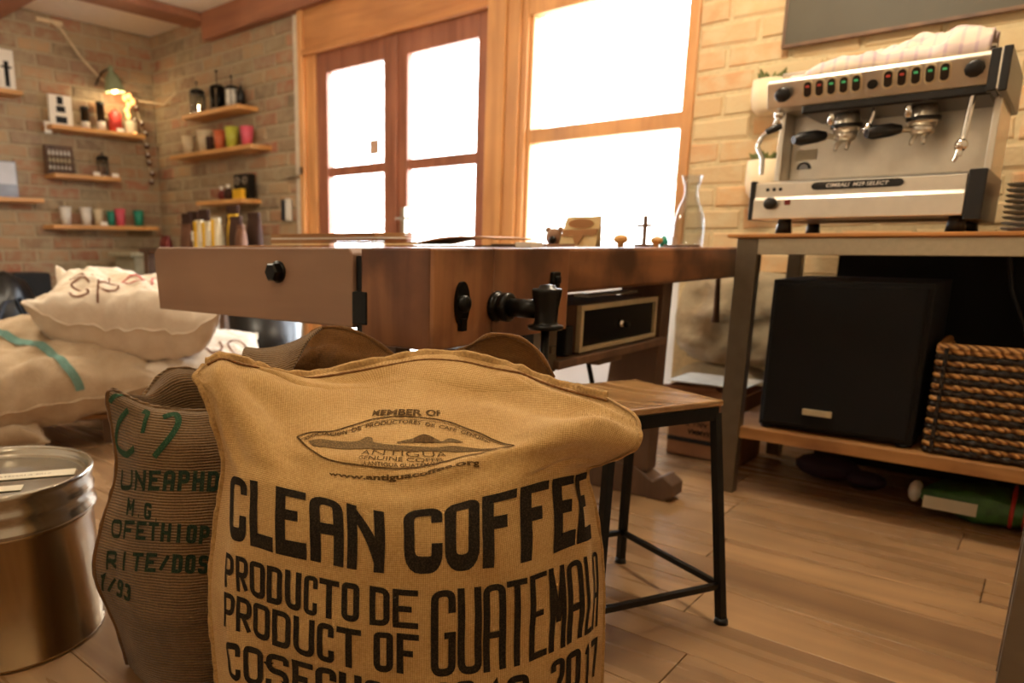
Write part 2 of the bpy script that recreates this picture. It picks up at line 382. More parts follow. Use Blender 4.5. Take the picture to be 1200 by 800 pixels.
def catmull(P,n0,n1):
    # P: rows x cols x 3 -> dense grid (n0 x n1)
    def ax(A,n):
        k=A.shape[0]; t=np.linspace(0,k-1,n); i=np.clip(t.astype(int),0,k-2); f=(t-i)[:,None,None]
        E=np.concatenate([2*A[:1]-A[1:2],A,2*A[-1:]-A[-2:-1]])
        a,b,c,d=E[i],E[i+1],E[i+2],E[i+3]
        return .5*((2*b)+(-a+c)*f+(2*a-5*b+4*c-d)*f*f+(-a+3*b-3*c+d)*f**3)
    G=ax(P,n0); G=np.swapaxes(ax(np.swapaxes(G,0,1),n1),0,1)
    return G
# ================================================================ THE SETTING
XL, XR, YB, YF, ZC = -6.13, 1.3, 3.6, -1.5, 2.62
obj('floor', B(XL, XR, YF, YB, -.06, -.012), 'subfloor', kind='structure')
floor = [o for o in col.objects if o.name == 'floor'][0]
def chamfer_box(name, sx, sy, sz, ch, mat):
    bm = bmesh.new(); bmesh.ops.create_cube(bm, size=1); bmesh.ops.scale(bm, vec=(sx, sy, sz), verts=bm.verts)
    if ch: bmesh.ops.bevel(bm, geom=[e for e in bm.edges], offset=ch, segments=1, affect='EDGES')
    me = bpy.data.meshes.new(name); bm.to_mesh(me); bm.free(); me.materials.append(M[mat]); return me
pw, plen = .178, 1.25
pm = chamfer_box('floor_plank', plen - .002, pw - .0016, .012, .0012, 'floor')
def child_copy(name, me, parent, wloc, rot=(0, 0, 0), scale=(1, 1, 1)):
    o = bpy.data.objects.new(name, me); col.objects.link(o); o.parent = parent
    o.location = W_[parent.name].inverted() @ Vector(wloc); o.rotation_euler = rot; o.scale = scale; return o
r = 0; y = 1.64 - 18 * pw
while y < YB:
    x = XL + ((r * .47) % 1) * plen - plen * .5
    while x - plen / 2 < XR:
        x0, x1 = max(x - plen / 2, XL), min(x + plen / 2, XR)
        y0, y1 = max(y, YF), min(y + pw, YB)
        if x1 - x0 > .05 and y1 - y0 > .02:
            child_copy('floor_plank', pm, floor, ((x0 + x1) / 2, (y0 + y1) / 2, -.006), (0, 0, 0), ((x1 - x0) / plen, (y1 - y0) / pw, 1))
        x += plen
    y += pw; r += 1
wl = obj('wall_left', B(XL - .1, XL, YF, YB + .1, 0, ZC), 'mortar', kind='structure')
wf = obj('wall_front', B(XL, XR, YF - .1, YF, 0, ZC), 'plaster', kind='structure')
wr = obj('wall_right', B(XR, XR + .1, YF, YB + .1, 0, ZC), 'plaster', kind='structure')
ceil = obj('ceiling', B(XL, XR, YF, YB, ZC, ZC + .06), 'ceiling', kind='structure')
# back wall: built round the glazed doors and the window
FX0, FX1, SX0, SX1, PX0, PX1, WX1, BX = -4.135, -3.99, -3.99, -2.52, -2.52, -2.27, -1.436, -1.385
wb1 = MB(); wb1.box(XL, FX0 - .09, YB, YB + .3, 0, ZC)
wb2 = MB(); wb2.box(BX, XR, YB, YB + .3, 0, ZC)
wba = obj('wall_back', wb1, 'mortar', kind='structure')
wbb = obj('wall_back', wb2, 'mortar_right', kind='structure')
obj('added_glow_panel', B(PX1 - .02, BX, YB + .02, YB + .03, .1, .78), 'glow_wall', kind='structure')  # translucent panel added so the white wall below the window looks bright
obj('wall_back', B(PX1 - .02, BX, YB + .02, YB + .3, 0, .10), 'white_plaster', kind='structure')
obj('trim_1', B(FX0 - .09, FX0, YB - .012, YB + .3, 0, ZC), 'plaster', kind='structure', bevel=.008)
# bricks, each an object of its own
bw, bh, mo = .262, .100, .014
random.seed(3)
def brick_mesh(i, mat):
    bm = bmesh.new(); bmesh.ops.create_cube(bm, size=1); bmesh.ops.scale(bm, vec=(bw - mo, .05, bh - mo), verts=bm.verts)
    fr = [e for e in bm.edges if all(v.co.y < 0 for v in e.verts)]
    bmesh.ops.bevel(bm, geom=fr, offset=.009, segments=1, affect='EDGES')
    for v in bm.verts:
        v.co += Vector((random.uniform(-1, 1) * .004, random.uniform(-1, 1) * .003, random.uniform(-1, 1) * .004))
    me = bpy.data.meshes.new('brick'); bm.to_mesh(me); bm.free(); me.materials.append(M[mat]); return me
bmA = [brick_mesh(i, 'brick') for i in range(5)]; bmB = [brick_mesh(i, 'brick_pale') for i in range(5)]
def lay(parent, meshes, axis, a0, a1, z0, z1, const, skip=None, small=False):
    rest = []; n = 0; z = z0; r = 0
    while z < z1 - .03:
        a = a0 - (bw / 2 if r % 2 else 0); a += 0
        hh = min(bh, z1 - z)
        while a < a1 - .01:
            b0, b1 = max(a, a0), min(a + bw, a1)
            if b1 - b0 > .05 and not (skip and skip((b0 + b1) / 2, z + bh / 2)):
                c = (b0 + b1) / 2; pr = random.uniform(-.004, .005); tl = random.uniform(-.012, .012)
                loc = (c, const + .018 - pr * .6, z + bh / 2) if axis == 'x' else (const - .018 + pr * .6, c, z + bh / 2)
                rz = 0 if axis == 'x' else PI / 2
                child_copy('brick', random.choice(meshes), parent, loc, (0, tl, rz) if axis == 'x' else (tl, 0, rz), ((b1 - b0) / bw, 1, 1)); n += 1
            a += bw
        z += bh; r += 1
    return n
n1 = lay(wl, bmA, 'y', 1.55, YB, .02, ZC, XL)
n2 = lay(wba, bmA, 'x', XL, FX0 - .09, .02, ZC, YB)
n3 = lay(wbb, bmB, 'x', BX, XR - .3, .72, ZC, YB)
# rough field stones low in the back wall, right of the window
def stone(parent, cx, cz, sx, sz, d, seed):
    g = MB(); n = 16; vs = []
    for i in range(n + 1):
        for j in range(n + 1):
            u, v = -1 + 2 * i / n, -1 + 2 * j / n
            rr = (abs(u) ** 4 + abs(v) ** 4) ** .25
            h = max(0, 1 - rr ** 3) ** .5
            k = noise.fractal(Vector((u * 1.6 + seed, v * 1.6, seed)), .8, 2, 5)
            vs.append((cx + u * sx * (1 - .10 * v * v), YB + .02 - d * h * (1 + .6 * k), cz + v * sz * (1 - .12 * u * u)))
    fs = [(i * (n + 1) + j, i * (n + 1) + j + 1, (i + 1) * (n + 1) + j + 1, (i + 1) * (n + 1) + j) for i in range(n) for j in range(n)]
    g.add(vs, fs, True); obj('stone', g, 'stone', parent)
for a in ((-1.10, .52, .29, .23, .16, 1.3), (-.56, .52, .27, .19, .13, 4.1), (.0, .5, .27, .2, .12, 7.7), (-1.12, .15, .27, .16, .1, 2.2), (-.6, .16, .26, .15, .1, 9.4), (-.05, .16, .27, .15, .1, 5.5)):
    stone(wbb, *a)
# ceiling beams
obj('trim_2', B(XL, -.5, 2.08, 2.33, 2.48, ZC - .001), 'beam', kind='structure', bevel=.006)
obj('trim_3', B(-5.45, -5.22, 2.33, YB, 2.56, ZC - .001), 'beam', kind='structure', bevel=.006)
obj('trim_4', B(-5.22, XR, YB - .09, YB + .001, 2.42, ZC - .001), 'beam', kind='structure', bevel=.006)
# ---- pine frame with head board
Yf = YB - .05   # face of the pine frame
fr = thing('door_1', None, None, ((FX0 + PX0) / 2, YB, 0), kind='structure')
obj('door_frame', B(FX0, FX0 + .05, Yf, YB + .12, 0, 2.43).box(FX0 + .05, FX1, Yf + .03, YB + .12, 0, 2.43), 'pine', fr, bevel=.006)
obj('head_board', B(FX0 + .05, PX0, Yf + .02, YB + .12, 2.13, 2.43).box(FX0 + .05, PX0, Yf - .005, Yf + .02, 2.13, 2.17), 'pine_x', fr, bevel=.006)
def leaf(x0, x1, nm):
    ys0, ys1 = YB - .005, YB + .05; sw = .10
    m = MB(); m.box(x0, x0 + sw, ys0, ys1, .02, 2.13); m.box(x1 - sw, x1, ys0, ys1, .02, 2.13)
    m.box(x0 + sw, x1 - sw, ys0, ys1, 2.0, 2.13); m.box(x0 + sw, x1 - sw, ys0 + .012, ys1 - .01, 1.32, 1.385); m.box(x0 + sw, x1 - sw, ys0, ys1, .02, .16)
    o = obj('door_leaf', m, 'redwood', fr, bevel=.006)
    for z0, z1 in ((.16, 1.32), (1.385, 2.0)):
        obj('glass_pane', B(x0 + sw, x1 - sw, ys0 + .024, ys0 + .030, z0, z1), 'pane', o)
    return o
xm = (SX0 + SX1) / 2
l1 = leaf(SX0 + .005, xm - .002, 0); l2 = leaf(xm + .002, SX1 - .005, 1)
obj('cover_strip', B(xm - .03, xm + .03, YB - .025, YB - .005, .02, 2.12), 'redwood', fr, bevel=.006)
hx = -3.165
h = obj('handle_plate', B(hx - .018, hx + .018, YB - .034, YB - .026 + .02, .91, 1.09), 'steel_dull', l2, bevel=.003)
obj('lever', MB().cyl((hx, YB - .034, 1.02), (hx, YB - .075, 1.02), .009).tube([(hx - .02, YB - .075, 1.02), (hx + .10, YB - .075, 1.018)], .008), 'steel_dull', l2)
obj('sticker', B(-3.50, -3.42, YB + .016, YB + .019, 1.44, 1.53), plain('sticker', '#c0a088', .8), l1)
# window
wn = thing('window_1', None, None, ((PX1 + WX1) / 2, YB, .80), kind='structure')
obj('trim_5', B(PX0, PX0 + .12, Yf - .02, YB + .15, 0, 2.43).box(PX0 + .12, PX1 - .05, Yf, YB + .15, 0, 2.43).box(PX1 - .05, PX1 - .012, Yf + .02, YB + .15, .8, 2.43), 'pine', kind='structure', bevel=.006)
m = MB(); m.box(PX1 - .012, PX1 + .012, YB - .01, YB + .06, .80, 2.04); m.box(WX1, BX, YB - .02, YB + .1, .80, 2.43)
m.box(PX1 + .012, WX1, YB - .01, YB + .06, 1.395, 1.47); m.box(PX1 - .012, BX, YB - .02, YB + .1, .76, .83)
m.box(PX1 - .012, WX1, YB - .03, YB + .06, 2.04, 2.43)
obj('window_frame', m, 'pine', wn, bevel=.006)
for z0, z1 in ((.83, 1.395), (1.47, 2.04)): obj('glass_pane', B(PX1 + .012, WX1, YB + .02, YB + .026, z0, z1), 'pane', wn)
obj('trim_6', B(PX1 - .03, BX + .02, YB - .07, YB + .02, .775, .80), 'white_plaster', kind='structure', bevel=.004)
# outdoors, seen blown out through the glass
obj('pavement', B(-14, 8, 3.95, 30, -.3, -.15), 'pavement', kind='structure')
hs = thing('town_house', 'pale rendered house across the street outside the window, far left of the carafe', 'house', (-10.5, 16, -.15))
obj('wall', B(-14, -7.5, 14.5, 19, -.15, 5.2), 'outside', hs)
obj('cornice', B(-14.1, -7.4, 14.4, 19, 5.2, 5.4), 'outside', hs)
for x in (-13, -11, -9): obj('window', B(x, x + 1, 14.46, 14.5, 1.2, 2.8), 'outside', hs)
random.seed(12)
def bush(x, y, z, r, lab):
    t = thing('street_shrub', lab, 'shrub', (x, y, -.15))
    obj('stem', MB().tube([(x, y, -.15), (x, y, z)], .02, 6), 'foliage', t)
    m = MB()
    for k in range(110):
        p = Vector((random.gauss(0, 1), random.gauss(0, 1), random.gauss(0, 1))).normalized() * r * random.uniform(.4, 1); c = Vector((x, y, z)) + p
        a = Vector((random.uniform(-1, 1), random.uniform(-1, 1), random.uniform(-1, 1))).normalized() * .07; b = a.cross(Vector((.3, .5, .8))).normalized() * .035
        m.add([c - a, c + b, c + a, c - b], [(0, 1, 2, 3)])
    obj('foliage', m, 'foliage', t, kind='stuff')
bush(-3.95, 7.0, .95, .45, 'small blue-green shrub outside behind the kraft card'); bush(-3.2, 7.6, 1.45, .35, 'taller blue-green shrub outside in the middle of the window')
# ================================================================ WORKBENCH
BT = .846
bn = thing('workbench', 'old heavy joinery workbench with vise jaw and iron screw before the glazed doors', 'workbench', (-1.25, 2.1, 0))
obj('bench_top', B(-1.62, -.905, 1.62, 3.19, .735, BT).box(-1.62, -1.13, 1.14, 1.62, .735, BT), 'bench', bn, bevel=.009)
obj('end_block', B(-1.093, -.905, 1.10, 1.30, .645, BT), 'bench_end', bn, bevel=.005)
obj('screw_block', B(-1.093, -.895, 1.303, 1.625, .648, BT - .001).box(-.912, -.897, 1.103, 1.303, .646, BT - .001), 'bench_end', bn, bevel=.004)
jw = MB()
jw.prism([(-1.925, 1.10, .80), (-1.915, 1.10, .672), (-1.118, 1.10, .676), (-1.118, 1.10, BT - .012), (-1.13, 1.10, BT), (-1.905, 1.10, BT), (-1.925, 1.10, .83)], (0, .085, 0))
j = obj('vise_jaw', jw, 'bench_jaw', bn, bevel=.004)
nx, nz = -1.365, .79
b = MB(); b.lathe([(.0, -.004), (.026, -.004), (.026, .003), (.0, .003)], (nx, 1.098, nz), 24, (0, -1, 0)); b.lathe([(0, 0), (.023, 0), (.023, .020), (.019, .024), (0, .024)], (nx, 1.097, nz), 6, (0, -1, 0), False)
obj('hex_bolt', b, 'iron', j)
obj('guide_bar', B(-1.118, -1.074, 1.097, 1.14, .685, .755).box(-1.118, -1.08, 1.11, 1.16, .66, .83), 'iron', bn, bevel=.003)
# bolts on the left end of the jaw
obj('bolt', MB().lathe([(0, 0), (.018, 0), (.016, .018), (0, .02)], (-1.925, 1.14, .80), 6, (-1, 0, 0), False), 'iron', bn)
# oval escutcheon + square hole plate on the side
e = MB(); sx, sy, sz = -.897, 1.19, .735
e.prism([(sx, sy + .022 * math.cos(t), sz + .045 * math.sin(t)) for t in [2 * PI * k / 20 for k in range(20)]], (.008, 0, 0))
e.lathe([(.018, .006), (.017, .016), (.010, .019), (0, .019)], (sx, sy, sz), 16, (1, 0, 0)); e.box(sx, sx + .012, sy - .008, sy + .008, sz - .055, sz - .03)
obj('escutcheon', e, 'iron', bn)
obj('bolt', B(-.897, -.885, 1.535, 1.57, .752, .79).box(-.886, -.878, 1.543, 1.562, .762, .78), 'iron', bn, bevel=.004)
# screw: threaded nut, collar, shaft, socketed head with tommy bar
q = MB(); sy, sz = 1.315, .722
q.lathe([(0, 0), (.032, 0), (.034, .006), (.030, .012), (.027, .014), (.027, .02), (.031, .022), (.031, .036), (.024, .04), (.0, .04)], (-.897, sy, sz), 24, (1, 0, 0))
sc_ = obj('vise_screw', q.lathe([(0, .03), (.020, .03), (.0195, .115), (0, .115)], (-.897, sy, sz), 20, (1, 0, 0)), 'iron', bn)
k = MB(); k.lathe([(0, -.046), (.034, -.046), (.036, -.042), (.036, -.038), (.026, -.036), (.023, -.03), (.025, .0), (.030, .028), (.031, .034), (.029, .037), (.018, .038), (.015, .044), (0, .046)], (-.772, sy, sz + .006), 26)
obj('screw_head', k, 'iron', sc_)
obj('tommy_bar', MB().lathe([(.0, -.25), (.009, -.25), (.009, -.04), (0, -.04)], (-.772, sy, sz), 14), 'iron', sc_)
# trestle legs with sled feet
def trestle(y):
    m = MB(); m.prism([(-1.16, y, .09), (-.965, y, .09), (-.955, y, .735), (-1.10, y, .735)], (0, .075, 0))
    return m
obj('leg', trestle(2.36), 'bench_dark', bn, bevel=.004)
obj('leg', B(-1.60, -1.48, 2.36, 2.435, .09, .735), 'bench_dark', bn, bevel=.004)
ft = MB(); ft.prism([(-1.62, 2.35, 0), (-.90, 2.35, 0), (-.868, 2.35, .02), (-.868, 2.35, .062), (-.905, 2.35, .09), (-.94, 2.35, .065), (-1.0, 2.35, .10), (-1.2, 2.35, .12), (-1.62, 2.35, .12)], (0, .09, 0))
obj('sled_foot', ft, 'bench_dark', bn, bevel=.006)
obj('leg', B(-1.05, -.985, 1.66, 1.70, .0, .735), 'iron', bn)
obj('leg', B(-1.60, -1.50, 1.66, 1.73, .0, .735), 'bench_dark', bn)
obj('bracket', B(-.985, -.945, 1.62, 1.67, .53, .735).box(-.946, -.938, 1.635, 1.655, .58, .60), 'frame_steel', bn, bevel=.002)
obj('brace_rod', MB().cyl((-.99, 1.93, .53), (-.955, 1.99, .28), .007, 8), 'iron', bn)
obj('under_shelf', B(-1.35, -.93, 1.66, 2.35, .535, .558).box(-.99, -.94, 1.90, 2.05, .518, .535), 'bench_dark', bn, bevel=.003)
obj('metal_strip', B(-1.0, -.955, 1.85, 2.16, .712, .718), 'steel_dull', bn)
obj('hanging_dowel', MB().tube([(-.98, 2.93, .735), (-.975, 2.93, .60), (-.975, 2.93, .56)], [.009, .012, .016], 8), 'bench_dark', bn)
# amplifier in the bench
a = thing('amplifier', 'boxy dark amplifier with cream rim, sitting on the shelf under the workbench', 'amplifier', (-1.07, 2.05, .558))
obj('casing', B(-1.22, -.962, 1.80, 2.30, .562, .692), 'bench_dark', a, bevel=.003)
m = MB(); 
for bx_ in ((1.80, 2.30, .677, .692), (1.80, 2.30, .563, .577), (1.80, 1.815, .577, .677), (2.285, 2.30, .577, .677)): m.box(-.963, -.947, *bx_)
obj('front_rim', m, 'cream', a, bevel=.002)
obj('front_panel', B(-.962, -.956, 1.815, 2.285, .577, .677), 'black', a)
obj('knob', MB().lathe([(0, 0), (.011, 0), (.010, .012), (0, .013)], (-.956, 2.05, .625), 16, (1, 0, 0)), 'chrome', a)
obj('knob', MB().lathe([(0, 0), (.010, 0), (.009, .012), (0, .013)], (-.956, 2.09, .618), 16, (1, 0, 0)), 'iron', a)
obj('power_box', B(-1.02, -.955, 1.735, 1.775, .56, .64), 'blackmat', a, bevel=.004)

# ---------------------------------------------------------------- things on the bench
def sheet(name, lab, x0, x1, y0, y1, z, t, mat, tilt=0, grp=None, cat='envelope', bow=0):
    m = MB(); n = 8; G = []; 
    for i in range(n + 1):
        r_ = []
        for jx in range(n + 1):
            u, v = i / n, jx / n; r_.append((x0 + (x1 - x0) * v, y0 + (y1 - y0) * u, z + bow * (math.sin(PI * v) * .5 + .5 * v) + t))
        G.append(r_)
    m.grid(G); o = len(m.v); m.grid([[(p[0], p[1], p[2] - t) for p in r_] for r_ in G], flip=True)
    N_ = n + 1; idx = [j_ for j_ in range(N_)] + [(i + 1) * N_ + n for i in range(n)] + [n * N_ + n - 1 - j_ for j_ in range(n)] + [(n - 1 - i) * N_ for i in range(n - 1)]
    k_ = len(idx)
    for a_ in range(k_):
        p_, q_ = idx[a_], idx[(a_ + 1) % k_]; m.f.append((p_, p_ + o, q_ + o, q_)); m.mi.append(0); m.sm.append(False)
    o_ = obj(name, m, mat, label=lab, cat=cat, group=grp); 
    if tilt: o_.rotation_euler[2] = tilt
    return o_
ys = 1.42
for i in range(7):
    sheet('kraft_envelope', ['bottom', 'second', 'third', 'fourth', 'fifth', 'sixth', 'topmost'][i] + ' kraft envelope in the neat stack on the left half of the bench', -1.80 + .008 * random.random(), -1.36 + .012 * random.random(), ys, ys + .17, BT + .001 + i * .0056, .004, ['kraft', 'kraft_light', 'kraft', 'kraft', 'paper', 'kraft', 'kraft'][i], grp='kraft envelopes stacked on the bench')
sheet('kraft_envelope', 'single kraft envelope lying flat at the left end of the bench, hanging slightly bowed', -2.02 + .2, -1.62, 1.20, 1.33, BT + .0005, .003, 'kraft', bow=.002)
sheet('kraft_sheet', 'kraft sheet lying right beside the envelope stack', -1.42, -1.28, 1.62, 1.80, BT + .001, .003, 'kraft', cat='card')
for i, (x0, x1, yy, z) in enumerate(((-1.56, -1.12, 1.72, .001), (-1.50, -1.20, 1.74, .0075))):
    sheet('menu_board', ['lower brown menu board lying flat behind the end block', 'upper brown menu board with a curled cover, below the door handle'][i], x0, x1, yy, yy + .2, BT + z, .005, ['bench_dark', 'kraft'][i], cat='menu', bow=0 if i == 0 else .026)
sheet('menu_board', 'thin menu board lying between the curled menu and the kraft card', -1.25, -1.06, 1.80, 1.95, BT + .001, .009, 'bench_jaw', cat='menu')
def small(name, lab, cat, mb, mat, bevel=0): return obj(name, mb, mat, label=lab, cat=cat, bevel=bevel)
small('wooden_block', 'tiny pale wooden block on the menu board below the door handle', 'block', B(-1.53, -1.50, 1.735, 1.75, BT + .0065, BT + .0185 - .002), 'kraft_light', .002)
small('receipt_pad', 'small white receipt pad at the right end of the menu boards', 'pad', B(-1.115, -1.065, 1.72, 1.78, BT + .0005, BT + .014), 'paper', .001)
# kraft price card with a brown print on it
c = thing('kraft_card', 'pale kraft card with dark seal print standing folded on the bench', 'card', (-1.075, 2.0, BT))
m = MB(); m.prism([(-1.135, 1.985, BT + .001), (-1.015, 1.985, BT + .001), (-1.008, 2.0, BT + .088), (-1.118, 2.0, BT + .088)], (0, .002, 0)); m.prism([(-1.008, 2.0, BT + .088), (-1.118, 2.0, BT + .088), (-1.135, 2.02, BT + .001), (-1.015, 2.02, BT + .001)], (0, .002, 0))
obj('folded_sheet', m, 'kraft_light', c)
m = MB(); m.prism([(-1.126, 1.988, BT + .032), (-1.014, 1.988, BT + .036), (-1.012, 1.992, BT + .052), (-1.122, 1.992, BT + .05)], (0, -.004, 0)); m.prism([(-1.09, 1.988, BT + .034), (-1.055, 1.988, BT + .034), (-1.068, 1.984, BT + .008), (-1.078, 1.984, BT + .008)], (0, -.004, 0))
obj('paper_band', m, 'kraft', c)
m = MB(); m.prism([(-1.105 + .038 + .04 * math.cos(t), 1.994, BT + .068 + .013 * math.sin(t)) for t in [2 * PI * k / 20 for k in range(20)]], (0, -.004, 0)); obj('seal_print', m, 'kraft', c)
# little wooden toys
b = thing('wooden_bear', 'small brown wooden bear head figure left of the kraft card', 'figurine', (-1.17, 2.02, BT))
obj('head', MB().sphere((-1.17, 2.02, BT + .03), .028, 14, (1, .7, 1)), 'bench_jaw', b)
for s_ in (-1, 1): obj('ear', MB().sphere((-1.17 + s_ * .021, 2.02, BT + .052), .010, 10), 'bench_jaw', b)
obj('muzzle', MB().sphere((-1.165, 2.002, BT + .022), .012, 10), 'iron', b)
for i, (x, y_, r_) in enumerate(((-1.02, 2.16, .022), (-.975, 2.32, .019))):
    t = thing('wooden_mushroom', ['larger pale wooden mushroom right of the kraft card', 'smaller wooden mushroom at the foot of the cross'][i], 'figurine', (x, y_, BT), group='little wooden mushrooms')
    obj('stem', MB().lathe([(0, 0), (r_ * .5, 0), (r_ * .4, r_), (0, r_)], (x, y_, BT), 12), 'cork', t)
    obj('cap', MB().sphere((x, y_, BT + r_ * 1.1), r_, 14, (1, 1, .7)), 'cork', t)
c = thing('wooden_cross', 'slim dark wooden cross standing in a base on the bench end', 'cross', (-1.025, 2.34, BT))
obj('base', B(-1.05, -1.0, 2.32, 2.36, BT, BT + .010), 'bench_dark', c, bevel=.002)
obj('shaft', B(-1.031, -1.020, 2.336, 2.346, BT + .01, BT + .100), 'bench_dark', c)
obj('crossbar', B(-1.052, -.999, 2.3365, 2.3455, BT + .064, BT + .073), 'bench_dark', c)
small('small_tray', 'thin dark wooden tray left of the carafe', 'tray', B(-1.02, -.93, 2.48, 2.58, BT, BT + .008), 'bench_dark', .002)
small('teal_stopper', 'little teal glass stopper standing left of the small jar', 'stopper', MB().lathe([(0, 0), (.012, 0), (.016, .02), (.006, .04), (0, .042)], (-1.075, 2.62, BT), 14), 'teal')
small('glass_jar', 'small straight clear jar just left of the carafe', 'jar', MB().lathe([(.0, 0), (.026, 0), (.027, .08), (.0245, .08), (.0235, .004), (0, .004)], (-1.09, 2.66, BT), 24), 'thin_glass')
cf = thing('glass_carafe', 'clear waisted glass carafe at the right end of the workbench', 'carafe', (-1.03, 2.72, BT))
prof = [(0, 0), (.050, 0), (.054, .01), (.055, .05), (.052, .10), (.040, .14), (.027, .17), (.023, .19), (.026, .215), (.037, .25)]
obj('body', MB().lathe(prof + [(r_ - .0025, z_ + .0005) for r_, z_ in prof[::-1][:-2]] + [(0, .004)], (-1.03, 2.72, BT), 36), 'thin_glass', cf)

# ================================================================ STEEL TABLE WITH ESPRESSO MACHINE
TT = .888
tb = thing('steel_table', 'long steel framed table with thin wooden top and low shelf under the espresso machine', 'table', (-.2, 2.95, 0))
obj('table_top', B(-.845, .50, 2.59, 3.30, .875, TT), 'plyedge', tb, bevel=.002)
obj('top_edge_strip', B(-.845, .50, 2.575, 2.59, .877, TT), 'plyedge', tb, bevel=.002)
obj('front_rail', B(-.755, .45, 2.60, 2.64, .822, .874), 'steel_brushed', tb, bevel=.002)
for x in (-.80, .45):
    obj('leg', B(x - .02, x + .045, 2.60, 2.65, 0, .874), 'frame_steel', tb, bevel=.003)
    obj('leg', B(x - .02, x + .03, 3.22, 3.27, 0, .874), 'frame_steel', tb, bevel=.003)
obj('side_rail', B(-.815, -.78, 2.65, 3.22, .822, .874), 'frame_steel', tb)
obj('low_shelf', B(-.815, .46, 2.615, 3.26, .200, .240), 'lowshelf', tb, bevel=.003)
sb = thing('subwoofer', 'large black cube subwoofer with a small silver badge on the low shelf', 'speaker', (-.50, 2.83, .24))
obj('cabinet', B(-.712, -.275, 2.665, 3.06, .250, .742), 'blackmat', sb, bevel=.004)
obj('front_grille', B(-.70, -.287, 2.645, 2.666, .262, .730), 'blackcloth', sb, bevel=.008)
obj('badge', B(-.577, -.492, 2.638, 2.646, .306, .326), 'cream', sb, bevel=.002)
for x in (-.69, -.30):
    for y in (2.68, 3.04): obj('foot', MB().lathe([(0, .241), (.018, .241), (.02, .25), (0, .25)], (x, y, 0), 12), 'black', sb)
# woven basket: rows of wicker round upright stakes
bk = thing('wicker_basket', 'rectangular basket woven in black and natural stripes on the low shelf', 'basket', (.05, 2.85, .24))
rows = 18; bz0, bz1 = .245, .558; rh = (bz1 - bz0) / rows
obj('lining', B(-.225, .33, 2.665, 2.90, .245, .54), 'wick_d', bk)
for i in range(rows):
    z = bz0 + (i + .5) * rh; m = MB(); path = []
    cor = [(.34, 2.65), (-.24, 2.65), (-.24, 2.90)]; ph = (i % 2) * PI
    def seg(p, q, n, nor):
        for k_ in range(n):
            t_ = k_ / n; s_ = math.sin(k_ * PI / 2 + ph) * .004
            path.append((p[0] + (q[0] - p[0]) * t_ + nor[0] * s_, p[1] + (q[1] - p[1]) * t_ + nor[1] * s_, z))
    seg(cor[0], cor[1], 58, (0, 1)); seg(cor[1], cor[2], 36, (1, 0)); path.append((-.24, 2.90, z))
    m.tube(path, rh * (.50 if i % 2 else .60), 6)
    obj('wicker_row', m, 'wick_l' if i % 2 else 'wick_d', bk)
m = MB()
m.tube([(.34, 2.648, bz1 + .004), (-.245, 2.648, bz1 + .004), (-.245, 2.90, bz1 + .004)], .011, 8)
obj('rim', m, 'wick_l', bk)
for x in (-.243, -.225, .1, .3): obj('stake', MB().tube([(x, 2.638 if x > -.24 else 2.66, .245), (x, 2.638 if x > -.24 else 2.66, .56)], .006, 6), 'wick_d', bk)
obj('blackboard_panel', B(-.66, 1.0, 3.30, 3.33, .0, .87), 'blackmat', label='dark panel standing behind the steel table against the wall', cat='panel')
obj('power_cable', MB().tube([(-.16, 3.27, .86), (-.13, 3.28, .7), (-.05, 3.27, .5), (.1, 3.27, .42), (.3, 3.27, .40)], .007, 8), 'black', label='black cable looping down behind the woven basket', cat='cable')
# packets on the floor beneath
p = thing('foil_package', 'crinkled green and red package on the floor beneath the low shelf', 'package', (-.07, 2.95, 0))
m = MB(); G = []
for i in range(19):
    r_ = []
    for k_ in range(17):
        t_ = 2 * PI * k_ / 16; u = i / 18; e_ = max(.12, (1 - abs(2 * u - 1) ** 4) ** .5); nz = noise.fractal(Vector((u * 9, math.cos(t_) * 2, math.sin(t_) * 2)), 1, 2, 3) * .022
        r_.append((-.26 + u * .55, 2.86 + (.085 + nz) * math.copysign(abs(math.cos(t_)) ** .5, math.cos(t_)) * e_, .060 + (.046 + nz) * math.copysign(abs(math.sin(t_)) ** .6, math.sin(t_)) * e_))
    G.append(r_)
m.grid(G); obj('wrapper', m, 'green_pack', p)
obj('printed_patch', B(-.235, -.10, 2.771, 2.7745, .035, .075).box(.04, .10, 2.771, 2.7745, .03, .08), 'label', p)
obj('red_band', MB().tube([(-.02, 2.86 + .092 * math.cos(t_), .064 + .06 * math.sin(t_)) for t_ in [2 * PI * k_ / 16 for k_ in range(17)]], .006, 6).tube([(.012, 2.86 + .092 * math.cos(t_), .064 + .06 * math.sin(t_)) for t_ in [2 * PI * k_ / 16 for k_ in range(17)]], .006, 6), 'redtape', p)
obj('paper_end', MB().sphere((-.265, 2.86, .06), .035, 12, (.6, 1.4, 1)), 'paper', p)
m = MB(); m.sphere((-.55, 3.0, .05), .06, 14, (1.8, 1, .8)).sphere((-.42, 2.97, .035), .04, 12, (1.6, 1, .8)); obj('cloth_bundle', m, 'purple', label='dark purple crumpled bundle on the floor under the low shelf', cat='cloth')

# ---------------------------------------------------------------- espresso machine
Yf_ = 2.68; em = thing('espresso_machine', 'two-group stainless espresso machine on the steel table beside the wall', 'espresso machine', (-.5, 2.95, TT))
mx0, mx1 = -.80, -.205
obj('back_body', B(mx0 + .015, mx1 - .02, 2.98, 3.19, .93, 1.37), 'steel_dull', em, bevel=.005)
obj('splash_panel', B(mx0 + .02, mx1 - .02, 2.965, 2.98, 1.06, 1.29), 'steel', em)
obj('top_body', B(mx0 + .01, mx1 - .012, 2.74, 3.20, 1.295, 1.372), 'steel_dull', em, bevel=.006)
obj('group_housing', B(mx0 + .10, mx1 - .02, 2.71, 2.98, 1.262, 1.296), 'black', em, bevel=.006)
